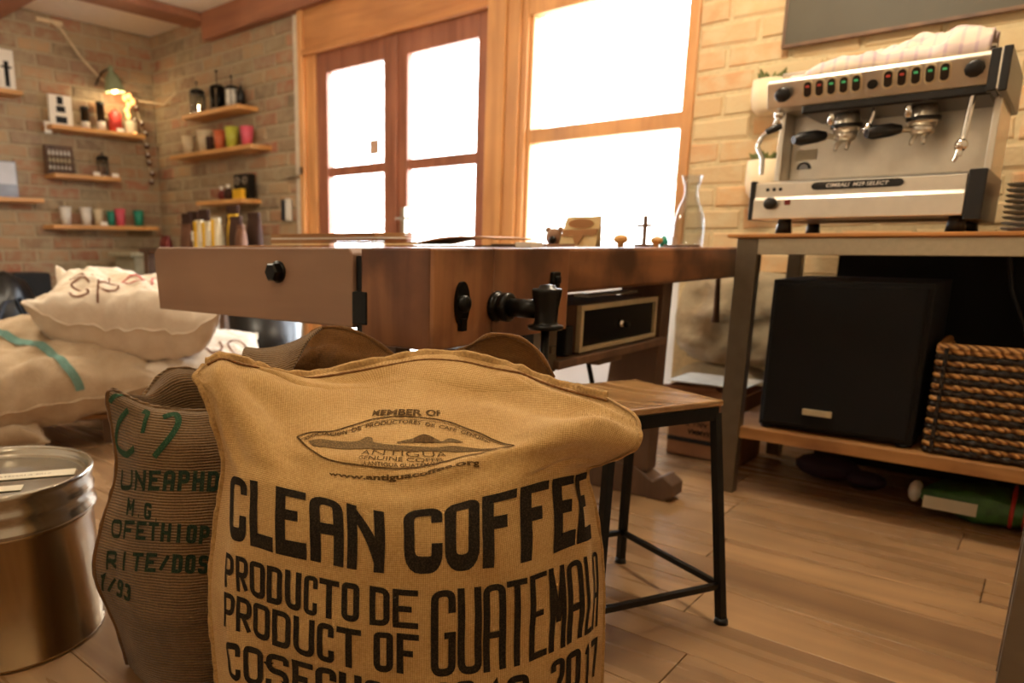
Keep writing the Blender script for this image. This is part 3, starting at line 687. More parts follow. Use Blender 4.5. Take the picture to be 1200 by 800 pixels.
# control panel (slightly tilted)
cp = MB(); cp.prism([(mx0, 2.70, 1.288), (mx0, 2.76, 1.282), (mx0, 2.76, 1.372), (mx0, 2.684, 1.371), (mx0, 2.676, 1.360)], (mx1 - mx0 - .028, 0, 0))
cpo = obj('control_panel', cp, 'steel', em, bevel=.003)
def face(x, z, d=0): t_ = (z - 1.288) / .072; return (x, 2.70 - .024 * t_ - d, z)
fn = Vector((0, -.949, -.316)).normalized(); fu = Vector((0, -.316, .949))
def oval(c, w, h, d, n=24):
    c = Vector(c); pts = []
    for k_ in range(n):
        t_ = 2 * PI * k_ / n; cx_, cy_ = math.cos(t_), math.sin(t_)
        pts.append(c + Vector((1, 0, 0)) * (w * cx_) + fu * ((h - w) * (1 if cy_ > 0 else -1) + w * cy_))
    return pts, fn * d
bxs = [-.681 + i * .0328 for i in range(5)] + [-.469 + i * .0335 for i in range(5)]
for i, x in enumerate(bxs):
    pts, o_ = oval(face(x, 1.331), .0148, .0275, .004); bz_ = obj('button', MB().prism(pts, o_), 'button_rim', cpo)
    pts, o_ = oval(face(x, 1.331, .003), .0105, .0225, .004); obj('button_cap', MB().prism(pts, o_), 'button_cap', bz_)
    g = MB(); g.obox(Vector(face(x, 1.340)) + fn * .0075, (.005, 0, 0), fu * .003, fn * .001); obj('led', g, 'led_green' if i % 5 >= 2 else 'led_red', bz_)
pts, o_ = oval(face(-.508, 1.323), .0135, .0136, .005); obj('switch', MB().prism(pts, o_), 'black', cpo)
def knob(name, c, r, d, par, ax=(0, -1, -.25)): obj(name, MB().lathe([(0, 0), (r * .6, 0), (r, d * .3), (r, d * .85), (r * .8, d), (0, d)], c, 10, ax), 'black', par)
knob('steam_knob', face(-.748, 1.326), .023, .03, cpo); knob('steam_knob', face(-.267, 1.331), .023, .03, cpo)
obj('end_cap', B(mx1 - .032, mx1 - .010, 2.675, 2.80, 1.265, 1.375), 'black', em, bevel=.003)
obj('end_cap', B(mx1 - .006, mx1 + .014, 2.675, 3.20, 1.262, 1.378), 'black', em, bevel=.003)
obj('end_cap', B(mx1 - .0105, mx1 - .0055, 2.678, 3.20, 1.27, 1.374), 'steel', em)
for x in (mx0 + .006, mx1 - .012): obj('side_panel', B(x - .006, x + .012, 2.86 if x < -.5 else 2.80, 3.19, .99, 1.30), 'steel', em, bevel=.003)
# base / drip tray
bs = obj('base_panel', MB().prism([(mx0 - .004, 2.672, .936), (mx0 - .004, 2.672, .998), (mx0 - .004, 2.68, 1.006), (mx0 - .004, 2.68, 1.05), (mx0 - .004, 2.70, 1.057), (mx0 - .004, 3.19, 1.057), (mx0 - .004, 3.19, .936)], (mx1 - mx0 - .035, 0, 0)), 'steel', em, bevel=.003)
obj('drip_grid', B(mx0 + .03, mx1 - .06, 2.72, 2.96, 1.057, 1.061), 'steel_dull', em)
obj('end_cap', B(mx0 - .018, mx0 - .004, 2.672, 3.19, .934, 1.06), 'black', em, bevel=.004)
obj('end_cap', B(mx1 - .038, mx1 + .004, 2.672, 3.19, .922, 1.062), 'black', em, bevel=.004)
bdg = obj('badge', MB().prism([(-.515 + sx_ * .105 + .017 * math.cos(t_), 2.6785, 1.035 + .012 * math.sin(t_)) for sx_, rg in ((1, range(-5, 6)), (-1, range(5, 16))) for t_ in [k_ * PI / 10 for k_ in rg]], (0, -.004, 0)), 'black', bs)
def text_mb(s, w_, h_, origin, ex, ey, off, bold=.0, shear=0):
    cu = bpy.data.curves.new('t', 'FONT'); cu.body = s; cu.size = 1; cu.offset = bold; cu.shear = shear; cu.resolution_u = 4
    o_ = bpy.data.objects.new('t', cu); col.objects.link(o_); dg = bpy.context.evaluated_depsgraph_get(); me = o_.evaluated_get(dg).to_mesh()
    vs = [v.co.copy() for v in me.vertices]; fs = [tuple(p.vertices) for p in me.polygons]; o_.evaluated_get(dg).to_mesh_clear()
    bpy.data.objects.remove(o_); bpy.data.curves.remove(cu)
    x0 = min(v.x for v in vs); x1 = max(v.x for v in vs); y0 = min(v.y for v in vs); y1 = max(v.y for v in vs)
    nv = [((v.x - x0) / (x1 - x0), (v.y - y0) / (y1 - y0)) for v in vs]
    if origin is None: return nv, fs
    O, ex, ey, off = map(Vector, (origin, ex, ey, off))
    return MB().add([O + ex * (w_ * a_) + ey * (h_ * b_) + off for a_, b_ in nv], fs)
obj('lettering', text_mb('CIMBALI  M29 SELECT', .165, .011, (-.595, 2.6785, 1.030), (1, 0, 0), (0, 0, 1), (0, -.0048, 0), .01, .2), 'paper', bdg)
knob('base_knob', (-.747, 2.672, .986), .020, .026, bs, (0, -1, 0))
obj('base_switch', B(-.708, -.692, 2.668, 2.674, .98, .997), 'darkred', bs, bevel=.001)
for i in range(3): obj('base_light', MB().lathe([(0, 0), (.006, 0), (.005, .003), (0, .003)], (-.765 + i * .019, 2.68, 1.031), 12, (0, -1, 0)), 'iron', bs)
for x in (-.72, -.26):
    for y in (2.74, 3.12): obj('foot', MB().lathe([(0, TT), (.026, TT), (.022, TT + .03), (.02, .938), (0, .938)], (x, y, 0), 16), 'black', em)
obj('gauge', MB().prism([(-.735 + .022 * math.cos(t_), 2.962, 1.115 + .024 * math.sin(t_)) for t_ in [PI * k_ / 14 for k_ in range(15)]], (0, -.006, 0)), 'black', em)
obj('gauge_dial', MB().prism([(-.735 + .014 * math.cos(t_), 2.957, 1.115 + .016 * math.sin(t_)) for t_ in [PI * k_ / 14 for k_ in range(15)]], (0, -.004, 0)), 'photo_pale', em)
obj('notice_label', B(-.765, -.70, 2.960, 2.965, 1.145, 1.18), 'label', em)
for x in (-.585, -.385):
    g = MB(); g.lathe([(0, 0), (.036, 0), (.038, .02), (.034, .045), (.030, .06), (0, .06)], (x, 2.80, 1.205), 24)
    gh = obj('group_head', g, 'steel', em)
    obj('group_collar', MB().lathe([(.028, 0), (.045, 0), (.045, .012), (.028, .012)], (x, 2.80, 1.218), 24), 'black', gh)
    pf = obj('portafilter', MB().lathe([(0, 0), (.022, 0), (.031, .008), (.033, .03), (0, .03)], (x, 2.80, 1.178), 24).tube([(x - .012, 2.795, 1.18), (x - .018, 2.78, 1.163), (x - .020, 2.775, 1.15)], [.008, .007, .005], 8).tube([(x + .010, 2.795, 1.18), (x + .012, 2.78, 1.163), (x + .012, 2.775, 1.15)], [.008, .007, .005], 8).cyl((x - .03, 2.79, 1.196), (x - .055, 2.765, 1.196), .009, 12), 'steel', gh)
    obj('portafilter_handle', MB().tube([(x - .052, 2.768, 1.197), (x - .07, 2.75, 1.195), (x - .11, 2.715, 1.187), (x - .125, 2.70, 1.184)], [.014, .020, .021, .013], 12), 'black', pf)
    obj('spout_knob', MB().lathe([(0, 0), (.010, 0), (.010, .03), (.007, .034), (0, .034)], (x - .028, 2.72, 1.222), 12), 'chrome', gh)
obj('hot_water_spout', MB().tube([(-.505, 2.74, 1.285), (-.503, 2.73, 1.24), (-.51, 2.72, 1.21)], .006, 10).lathe([(0, 0), (.008, .0), (.013, .012), (.010, .03), (0, .034)], (-.512, 2.718, 1.183), 12), 'chrome', em)
obj('steam_wand', MB().tube([(-.265, 2.73, 1.288), (-.266, 2.715, 1.25), (-.272, 2.70, 1.14), (-.276, 2.697, 1.10)], .008, 12).sphere((-.2735, 2.699, 1.13), .017, 14, (1, 1, 1.1)).tube([(-.276, 2.697, 1.12), (-.285, 2.695, 1.085)], [.008, .005], 10), 'chrome', em)
obj('steam_wand', MB().tube([(-.762, 2.72, 1.292), (-.765, 2.70, 1.25), (-.775, 2.69, 1.22), (-.80, 2.68, 1.20), (-.81, 2.675, 1.17), (-.79, 2.675, 1.13), (-.788, 2.675, 1.08)], .007, 10), 'chrome', em)
obj('wand_grip', MB().tube([(-.79, 2.684, 1.213), (-.765, 2.692, 1.226), (-.75, 2.70, 1.23)], [.010, .013, .009], 10), 'black', em)
obj('wand_joint', MB().sphere((-.762, 2.71, 1.268), .017, 12), 'chrome', em)
obj('cup_rail', MB().tube([(mx0 + .02, 2.77, 1.372), (mx0 + .02, 2.77, 1.40), (mx1 - .03, 2.77, 1.40), (mx1 - .03, 2.77, 1.372)], .005, 8), 'steel', em)
# towel folded over the top of the machine
m = MB(); G = []
nu, nv = 56, 22
for i in range(nv + 1):
    r_ = []
    for k_ in range(nu + 1):
        u, v = k_ / nu, i / nv; x = mx0 + .035 + u * .52
        h_ = .006 + .092 * u ** .75 * (1 - .25 * max(0, u - .75) * 4) * math.sin(PI * min(1, v * .92 + .08)) ** .5 + .014 * math.sin(v * 14 + 5 * u) * min(1, u * 2) + .028 * noise.fractal(Vector((u * 5, v * 7, 2)), 1, 2, 3)
        yy = 2.735 + .26 * v + .012 * noise.noise(Vector((u * 5, 3, v)))
        r_.append((x, yy, 1.374 + max(.003, h_ if 0 < i < nv else .004)))
    G.append(r_)
m.grid(G); obj('tea_towel', m, 'towel', label='crumpled pale checked tea towel lying on top of the espresso machine', cat='towel', solid=.004)
for i in range(9):
    z = TT + .002 + i * .0165
    obj('saucer', MB().lathe([(0, 0), (.07, 0), (.112, .010), (.118, .016), (.114, .0165), (.07, .006), (0, .006)], (-.06, 3.04, z), 40), 'white_ceramic',
        label=['lowest', 'second', 'third', 'fourth', 'fifth', 'sixth', 'seventh', 'eighth', 'topmost'][i] + ' saucer from the bottom of the stack right of the espresso machine', cat='saucer', group='saucers stacked beside the machine')
# wall planters left of the machine
def planter(lab, x, z, hh, tw):
    t = thing('wall_planter', lab, 'planter', (x, YB - .09, z), group='white wall planters')
    obj('pot', MB().lathe([(0, 0), (.045, 0), (.062, .02), (.070, .06), (.070, hh), (.064, hh), (.062, hh - .02), (0, hh - .02)], (x, YB - .09, z), 30), 'terracotta_white', t)
    obj('hook', B(x - .01, x + .01, YB - .03, YB - .012, z + hh * .4, z + hh * .9), 'steel_dull', t)
    m = MB()
    for k_ in range(tw):
        an = 2 * PI * k_ / tw * 2.4; rr = .012 + .04 * (k_ / tw); c_ = Vector((x + rr * math.cos(an), YB - .09 + rr * math.sin(an), z + hh - .02)); tip = c_ + Vector((math.cos(an) * .03, math.sin(an) * .02, .04 + .02 * random.random()))
        m.tube([c_, (c_ + tip) / 2 + Vector((0, 0, .008)), tip], [.008, .010, .002], 6)
    obj('succulent', m, 'leaf', t)
planter('upper white wall planter with a small succulent, behind the machine top left', -1.035, 1.40, .135, 10)
planter('lower white wall planter with stubby succulents left of the steam wand', -1.025, 1.055, .155, 16)
cb = thing('chalkboard', 'dark framed chalkboard hung on the pale brick wall above the machine', 'chalkboard', (-.3, YB - .03, 1.665))
obj('slate', B(-1.012, .4, YB - .045, YB - .02, 1.675, 2.35), 'slate', cb)
m = MB(); m.box(-1.022, .41, YB - .05, YB - .018, 1.663, 1.677); m.box(-1.022, -1.010, YB - .05, YB - .018, 1.677, 2.36); obj('frame', m, 'bench_dark', cb, bevel=.002)

# ================================================================ NEAR TABLE AT THE RIGHT EDGE
t2 = thing('side_table', 'steel legged table standing mostly outside the right edge of the photo', 'table', (.36, 1.6, 0))
for x, y in ((.008, 1.30), (.71, 1.30), (.008, 1.82), (.71, 1.82)): obj('leg', B(x, x + .05, y, y + .05, 0, .84), 'frame_steel', t2, bevel=.003)
obj('table_top', B(.0, .77, 1.29, 1.88, .84, .87), 'plyedge', t2, bevel=.003)

# ================================================================ STOOL
st = thing('stool', 'school style stool with worn wooden seat on thin black steel legs', 'stool', (-.73, 1.63, 0))
SC = [(-.665, 1.42), (-.535, 1.715), (-.80, 1.835), (-.935, 1.545)]
n = 14; G = []; cxs = sum(p[0] for p in SC) / 4; cys = sum(p[1] for p in SC) / 4
def bil(u, v): 
    a_, b_, c_, d_ = [Vector((*p, 0)) for p in SC]; return (a_ * (1 - u) * (1 - v) + b_ * u * (1 - v) + c_ * u * v + d_ * (1 - u) * v)
top = [[bil(i / n, k_ / n) + Vector((0, 0, .505 - .012 * math.sin(PI * k_ / n) * math.sin(PI * i / n))) for i in range(n + 1)] for k_ in range(n + 1)]
bot = [[p - Vector((0, 0, .014)) for p in r_] for r_ in top]
m = MB(); m.grid(top); o0 = len(m.v); m.grid(bot, flip=True); N1 = n + 1
ring = [(0, i) for i in range(n)] + [(i, n) for i in range(n)] + [(n, n - i) for i in range(n)] + [(n - i, 0) for i in range(n)]
for a_ in range(len(ring)):
    p_ = ring[a_][0] * N1 + ring[a_][1]; q_ = ring[(a_ + 1) % len(ring)]; q_ = q_[0] * N1 + q_[1]; m.f.append((p_, p_ + o0, q_ + o0, q_)); m.mi.append(0); m.sm.append(False)
obj('seat', m, wood('stool_seat_wood', '#7a5634', '#b08a5a', 'X', .25, .8, .05), st, bevel=.003)
FT = [(-.63, 1.33), (-.472, 1.645), (-.79, 1.80), (-.965, 1.50)]
TP = [(SC[i][0] * .93 + cxs * .07, SC[i][1] * .93 + cys * .07) for i in range(4)]
m = MB()
for i in range(4): m.bar((*TP[i], .474), (*TP[(i + 1) % 4], .474), .018, .03)
obj('seat_frame', m, 'iron', st)
def lp(i, z): t_ = z / .474; return (FT[i][0] * (1 - t_) + TP[i][0] * t_, FT[i][1] * (1 - t_) + TP[i][1] * t_, z)
for i in range(4):
    lg = obj('leg', MB().bar(lp(i, .0), lp(i, .474), .018, .018, (0.4, .9, 0)), 'iron', st)
    obj('foot_cap', MB().lathe([(0, 0), (.016, 0), (.014, .012), (0, .013)], FT[i] + (0,), 12), 'black', lg)
for i in range(4): obj('stretcher', MB().bar(lp(i, .085), lp((i + 1) % 4, .085), .013), 'iron', st)

# ================================================================ CARDBOARD BOXES behind the stool
def carton(lab, x0, x1, y0, y1, z0, z1, open_=False):
    t = thing('cardboard_box', lab, 'box', ((x0 + x1) / 2, (y0 + y1) / 2, z0), group='cardboard boxes behind the bench leg')
    m = MB(); k_ = .006
    m.box(x0, x1, y0, y0 + k_, z0, z1).box(x0, x1, y1 - k_, y1, z0, z1).box(x0, x0 + k_, y0 + k_, y1 - k_, z0, z1).box(x1 - k_, x1, y0 + k_, y1 - k_, z0, z1).box(x0, x1, y0, y1, z0, z0 + k_)
    obj('walls', m, 'cardboard', t)
    if not open_: obj('flap', B(x0, x1, y0, (y0 + y1) / 2 - .001, z1, z1 + .004), 'cardboard', t); obj('flap', B(x0, x1, (y0 + y1) / 2 + .001, y1, z1, z1 + .004), 'cardboard', t)
    else: obj('flap', MB().prism([(x0, y0, z1), (x0, y0 - .05, z1 + .015), (x1 - .1, y0 - .05, z1 + .02), (x1 - .1, y0, z1)], (0, 0, .004)), 'cardboard', t)
    return t
c1 = carton('lower brown cardboard box with upside-down lettering, behind the stool', -1.13, -.84, 2.95, 3.20, 0, .20)
m1 = text_mb('VENDIAMMA', .15, .022, (-.90, 2.95, .118), (-1, 0, 0), (0, 0, -1), (0, -.001, 0), .02)
m2 = text_mb('YOBR ABLL T', .17, .018, (-.89, 2.95, .150), (-1, 0, 0), (0, 0, -1), (0, -.001, 0), .01)
obj('lettering', m1.add(m2.v, m2.f), 'ink', c1)
obj('gap_shade', B(-1.13, -.84, 2.947, 2.951, .062, .080), 'blackmat', c1)  # black strip painted for the shade between stacked boxes
c2 = carton('upper flat cardboard box lying open under the bench end', -1.16, -.835, 2.93, 3.21, .206, .285, True)
obj('glass_sheet', B(-1.15, -.85, 2.95, 3.20, .306, .310), 'palebin', label='pale sheet lying across the open cardboard box', cat='sheet')
# ================================================================ SHELVES ON THE LEFT WALL
def shelf(lab, axis, a0, a1, z, t=.032, d=.20):
    if axis == 'y': mb, mt = B(XL, XL + d, a0, a1, z - t, z), 'shelf_y'
    else: mb, mt = B(a0, a1, YB - d, YB, z - t, z), 'shelf'
    return obj('wall_shelf', mb, mt, label=lab, cat='shelf', group='floating wooden shelves', bevel=.003)
zA, zB, zC, zD, zE = 1.985, 1.775, 1.41, 1.015, 1.21
shelf('short high shelf cut by the left edge of the photo, upper one', 'y', 1.95, 2.40, zA)
shelf('upper shelf carrying the red candle, beside the clip lamp', 'y', 2.59, 3.385, zB)
shelf('short middle shelf carrying the capsule display', 'y', 2.58, 3.13, zC)
shelf('lowest shelf on the left wall carrying a row of cups', 'y', 2.53, 3.45, zD)
shelf('low shelf cut by the left edge of the photo, holding a picture', 'y', 1.95, 2.48, zE)
zF, zG, zH = 1.87, 1.58, 1.20
shelf('highest corner shelf with the coffee presses', 'x', -5.39, -4.64, zF)
shelf('long corner shelf with coloured cups', 'x', -5.60, -4.50, zG)
shelf('lowest corner shelf with a small black box display', 'x', -5.25, -4.64, zH)
XS = XL + .10
def framed(name, lab, cat, y0, y1, z0, z1, mat='paper', tk=.03, marks=()):
    t = thing(name, lab, cat, (XS, (y0 + y1) / 2, z0))
    bx_ = obj('panel', B(XS - tk / 2, XS + tk / 2, y0, y1, z0, z1), mat, t, bevel=.002)
    m = MB(); x = XS + tk / 2 + .0008
    for (a0, a1, b0, b1) in marks: m.box(x - .0006, x, y0 + (y1 - y0) * a0, y0 + (y1 - y0) * a1, z0 + (z1 - z0) * b0, z0 + (z1 - z0) * b1)
    if marks: obj('print', m, 'iron', t)
    return t
framed('product_box', 'white box with a dark tower print on the highest left shelf', 'box', 2.27, 2.385, zA, zA + .29, marks=((.35, .65, .1, .72), (.15, .85, .55, .6)))
framed('product_box', 'darker white box at the very left edge of the highest shelf', 'box', 2.13, 2.255, zA, zA + .25, marks=((.1, .6, .5, .95), (.3, .7, .1, .3)))
framed('product_box', 'tall white coffee maker box with hourglass print left of two black bottles', 'box', 2.62, 2.80, zB, zB + .235, marks=((.35, .62, .7, .95), (.3, .7, .45, .65), (.25, .75, .1, .32)))
framed('price_card', 'white price card hanging at the left end of the candle shelf', 'card', 2.575, 2.63, zB - .06, zB + .03, tk=.004)
framed('picture', 'grey landscape picture leaning on the low left shelf', 'picture', 1.98, 2.33, zE, zE + .27, 'photo_grey', .01)
obj('pale_sky_print', B(XS + .0052, XS + .0066, 1.99, 2.32, zE + .10, zE + .26), 'photo_pale', [o for o in col.objects if o.name == 'picture'][0])
def grinder(lab, y, z, h, r_=.028):
    t = thing('hand_grinder', lab, 'grinder', (XS, y, z))
    obj('body', MB().lathe([(0, 0), (r_, 0), (r_, h * .3), (r_ * .92, h * .33), (0, h * .33)], (XS, y, z), 20), 'white_ceramic', t)
    obj('upper_body', MB().lathe([(0, h * .33), (r_ * .92, h * .33), (r_ * .92, h * .85), (r_ * 1.05, h * .86), (r_ * 1.05, h * .97), (0, h)], (XS, y, z), 20), 'black', t)
grinder('shorter black hand grinder on the candle shelf', 2.91, zB, .18, .034); grinder('taller black hand grinder next to the red candle', 3.045, zB, .235, .034)
t = thing('candle', 'thick red candle with a pointed top on the upper left shelf', 'candle', (XS, 3.17, zB))
obj('wax', MB().lathe([(0, 0), (.054, 0), (.054, .145), (.02, .185), (0, .19)], (XS, 3.17, zB), 24), 'red', t)
obj('wick', MB().cyl((XS, 3.17, zB + .19), (XS, 3.17, zB + .20), .002, 6), 'iron', t)
t = thing('lantern_jar', 'glowing pale paper lantern jar at the right end of the candle shelf', 'lantern', (XS, 3.31, zB))
obj('shade', MB().lathe([(0, 0), (.045, 0), (.048, .01), (.048, .10), (.044, .11), (0, .11)], (XS, 3.31, zB), 20), 'label', t)
obj('flame', MB().lathe([(.012, 0), (.014, .01), (0, .02)], (XS + .06, 3.31, zB), 10), 'fairy', t)
for i, (y, zz, lab) in enumerate(((3.165, zB, 'below the red candle'), (2.93, zC, 'in the middle of the capsule shelf'), (3.09, zC, 'at the right end of the capsule shelf'), (2.96, zD, 'between the cups on the lowest shelf'))):
    obj('price_tag', MB().prism([(XS + .088, y - .03, zz - .004), (XS + .088, y + .03, zz - .004), (XS + .078, y + .03, zz + .03), (XS + .078, y - .03, zz + .03)], (.002, 0, 0)), 'paper', label='small white price tag ' + lab, cat='price tag', group='price tags on the left shelves')
# capsule display
t = thing('capsule_display', 'dark slanted display rack filled with small glass vials', 'display rack', (XS, 2.66, zC))
y0, y1, z0, z1 = 2.56, 2.78, zC, zC + .22
obj('case', B(XS - .04, XS + .01, y0, y1, z0, z1), 'bench_dark', t, bevel=.003)
for zz in (z0 + .03, z0 + .085, z0 + .14): obj('tier', B(XS + .01, XS + .045, y0 + .004, y1 - .004, zz - .01, zz), 'bench_dark', t)
for r_i, zz in enumerate((z0 + .03, z0 + .085, z0 + .14)):
    for k_ in range(6): obj('vial', MB().lathe([(0, 0), (.009, 0), (.009, .026), (.005, .03), (.006, .04), (0, .041)], (XS + .028, y0 + .022 + k_ * .031, zz), 10), ['steel', 'fairy' if False else 'cream', 'white_ceramic'][r_i], t)
def press(lab, x, y, z, h, r_, body='thin_glass', lid='black', knobh=.03):
    t = thing('coffee_press', lab, 'coffee press', (x, y, z))
    obj('beaker', MB().lathe([(0, 0), (r_, 0), (r_, h * .75), (r_ * .97, h * .75), (r_ * .95, .004), (0, .004)], (x, y, z), 20), body, t)
    obj('lid', MB().lathe([(0, h * .75), (r_ * 1.08, h * .75), (r_ * 1.05, h * .85), (r_ * .5, h * .92), (0, h * .92)], (x, y, z), 20), lid, t)
    obj('plunger', MB().cyl((x, y, z + h * .9), (x, y, z + h + knobh), .004, 8).sphere((x, y, z + h + knobh), .011, 10), lid, t)
    m = MB()
    for k_ in range(4):
        a_ = PI / 4 + k_ * PI / 2; m.bar((x + r_ * 1.03 * math.cos(a_), y + r_ * 1.03 * math.sin(a_), z), (x + r_ * 1.03 * math.cos(a_), y + r_ * 1.03 * math.sin(a_), z + h * .75), .007)
    m.lathe([(r_, .0), (r_ * 1.08, 0), (r_ * 1.08, .02), (r_, .02)], (x, y, z), 20); obj('frame', m, 'chrome', t)
    obj('handle', MB().tube([(x + r_, y, z + h * .65), (x + r_ * 1.9, y, z + h * .6), (x + r_ * 1.9, y, z + h * .2), (x + r_, y, z + h * .12)], .006, 8), lid, t)
press('glass and steel coffee press on the capsule shelf', XS, 3.03, zC, .19, .046, 'thin_glass', 'black', 0)
YS = YB - .10
press('glass coffee press with steel frame, left on the highest corner shelf', -5.26, YS - .03, zF, .21, .055, 'thin_glass')
press('dark coffee press with tall plunger on the highest corner shelf', -5.03, YS, zF, .215, .055, 'iron', 'iron', .08)
press('pale coffee press, third on the highest corner shelf', -4.84, YS, zF, .18, .045, 'white_ceramic', 'iron', .05)
t = thing('oil_bottle', 'small black bottle with spout at the right end of the highest corner shelf', 'bottle', (-4.73, YS, zF))
obj('body', MB().lathe([(0, 0), (.032, 0), (.032, .09), (.02, .12), (.012, .13), (.012, .15), (0, .15)], (-4.73, YS, zF), 18), 'black', t); obj('spout', MB().tube([(-4.73, YS, zF + .145), (-4.70, YS - .01, zF + .165), (-4.68, YS - .01, zF + .16)], .006, 8), 'steel_dull', t)
def cup(lab, x, y, z, h, r_, mat, grp, name='cup'):
    obj(name, MB().lathe([(0, 0), (r_ * .72, 0), (r_, h), (r_ - .004, h), (r_ * .70, .006), (0, .006)], (x, y, z), 24), mat, label=lab, cat='cup' if name == 'cup' else 'canister', group=grp)
g1 = 'cups on the lowest left shelf'
for lab, y, h, r_, mt in (('first white cup from the left on the lowest shelf', 2.66, .145, .048, 'white_ceramic'), ('second white cup from the left on the lowest shelf', 2.83, .145, .048, 'white_ceramic'), ('beige cup touching the second white cup', 2.935, .135, .042, 'cup_beige'),
                          ('teal cup half hidden behind the pink cup', 3.07, .125, .036, 'teal'), ('pink cup on the lowest left shelf', 3.13, .145, .046, 'pink'), ('teal cup standing alone at the right of the lowest shelf', 3.30, .135, .046, 'teal')):
    cup(lab, XS + (.0 if 'hidden' not in lab else -.045), y + .02, zD, h, r_, mt, g1)
g2 = 'cups and canisters on the long corner shelf'
for lab, x, h, r_, mt, nm in (('cream canister at the left end of the long corner shelf', -5.46, .15, .055, 'cup_beige', 'canister'), ('wide cream canister with a round mark, second on the corner shelf', -5.22, .17, .068, 'cup_beige', 'canister'),
                          ('orange-red cup on the corner shelf', -5.02, .15, .050, 'orange', 'cup'), ('lime yellow cup on the corner shelf', -4.86, .16, .056, 'lime', 'cup'), ('pink cup at the right of the corner shelf', -4.67, .145, .052, 'pink', 'cup')):
    cup(lab, x, YS, zG, h, r_, mt, g2, nm)
obj('dark_tin', MB().lathe([(0, 0), (.03, 0), (.03, .10), (.026, .11), (0, .11)], (-5.10, YS - .04, zG), 16), 'brown_bag', label='small dark tin between the cream canister and orange cup', cat='tin')
obj('yellow_box', B(-4.80, -4.69, YS - .06, YS - .02, zH, zH + .075), 'yellow', label='small yellow and white box on the lowest corner shelf', cat='box')
t = thing('black_display_box', 'black box with two round openings on the lowest corner shelf', 'box', (-4.76, YS + .03, zH))
obj('case', B(-4.86, -4.67, YS, YS + .06, zH, zH + .19), 'black', t)
for x in (-4.815, -4.72): obj('round_lid', MB().lathe([(0, 0), (.030, 0), (.030, .004), (.024, .004), (.022, 0), (0, 0)], (x, YS, zH + .14), 16, (0, -1, 0)), 'steel_dull', t)
for i, (x, s_) in enumerate(((-5.03, .045), (-4.94, .05))):
    t = thing('sweets_bag', ['left small purple and red foil bag on the lowest corner shelf', 'right small dark foil bag on the lowest corner shelf'][i], 'bag', (x, YS, zH)); obj('pouch', MB().sphere((x, YS, zH + s_ * .95), s_, 12, (1, .6, .95)), ['darkred', 'brown_bag'][i], t); obj('neck', MB().lathe([(.008, 0), (.02, .03), (0, .03)], (x, YS, zH + s_ * 1.8), 10), 'paper', t)
# display box of capsule: wall spots, switch
t = thing('wall_thermostat', 'white and dark blue wall controller left of the door frame', 'thermostat', (-4.31, YB - .02, 1.03))
obj('white_half', B(-4.315, -4.265, YB - .05, YB - .013, 1.03, 1.19), 'white_ceramic', t, bevel=.01); obj('dark_half', B(-4.365, -4.318, YB - .045, YB - .013, 1.035, 1.185), plain('navy_plastic', '#1d2c38', .4), t, bevel=.008)
obj('wall_hook', B(-4.30, -4.10, YB - .04, YB - .013, 1.335, 1.35).box(-4.13, -4.10, YB - .05, YB - .03, 1.35, 1.40), 'steel_dull', label='small grey rail and hook on the brick beside the door frame', cat='hook')
# clip lamp on the left wall
t = thing('clip_lamp', 'small grey-green enamel clip lamp in the corner above the candle shelf', 'lamp', (XL + .10, 3.12, 2.08))
lx, ly, lz = XL + .20, 3.12, 2.17
obj('shade', MB().lathe([(.078, -.09), (.074, -.05), (.050, .03), (.026, .055), (.022, .06), (.020, .055), (.046, .026), (.070, -.05), (.074, -.09)], (lx, ly, lz), 28, (-.05, -.10, 1)), 'shade_green', t)
obj('lamp_holder', MB().lathe([(0, .05), (.022, .05), (.020, .10), (.008, .11), (0, .11)], (lx, ly, lz), 16, (-.05, -.10, 1)), 'shade_green', t)
obj('bulb', MB().sphere((lx + .005, ly + .005, lz - .075), .026, 14), 'bulb', t)
obj('arm', MB().tube([(lx - .01, ly, lz + .10), (lx - .12, ly - .03, lz + .07), (XL, ly - .05, lz - .02)], .007, 8), 'iron', t)
# cable from the ceiling down to the lamp corner
def P(y, z): return (XL + .04, y, z)
obj('lamp_cable', MB().tube([P(2.72, 2.56), P(2.80, 2.52), P(2.84, 2.47), P(2.95, 2.33), P(3.10, 2.20), P(3.28, 2.12), P(3.42, 2.08)], .010, 6), 'wire', label='thin cloth cable swinging from the ceiling down to the lamp corner', cat='cable')
obj('cable_box', B(XL - .0, XL + .04, 2.62, 2.82, 2.545, 2.575), 'wire', label='pale cable trunking under the ceiling above the shelves', cat='trunking')
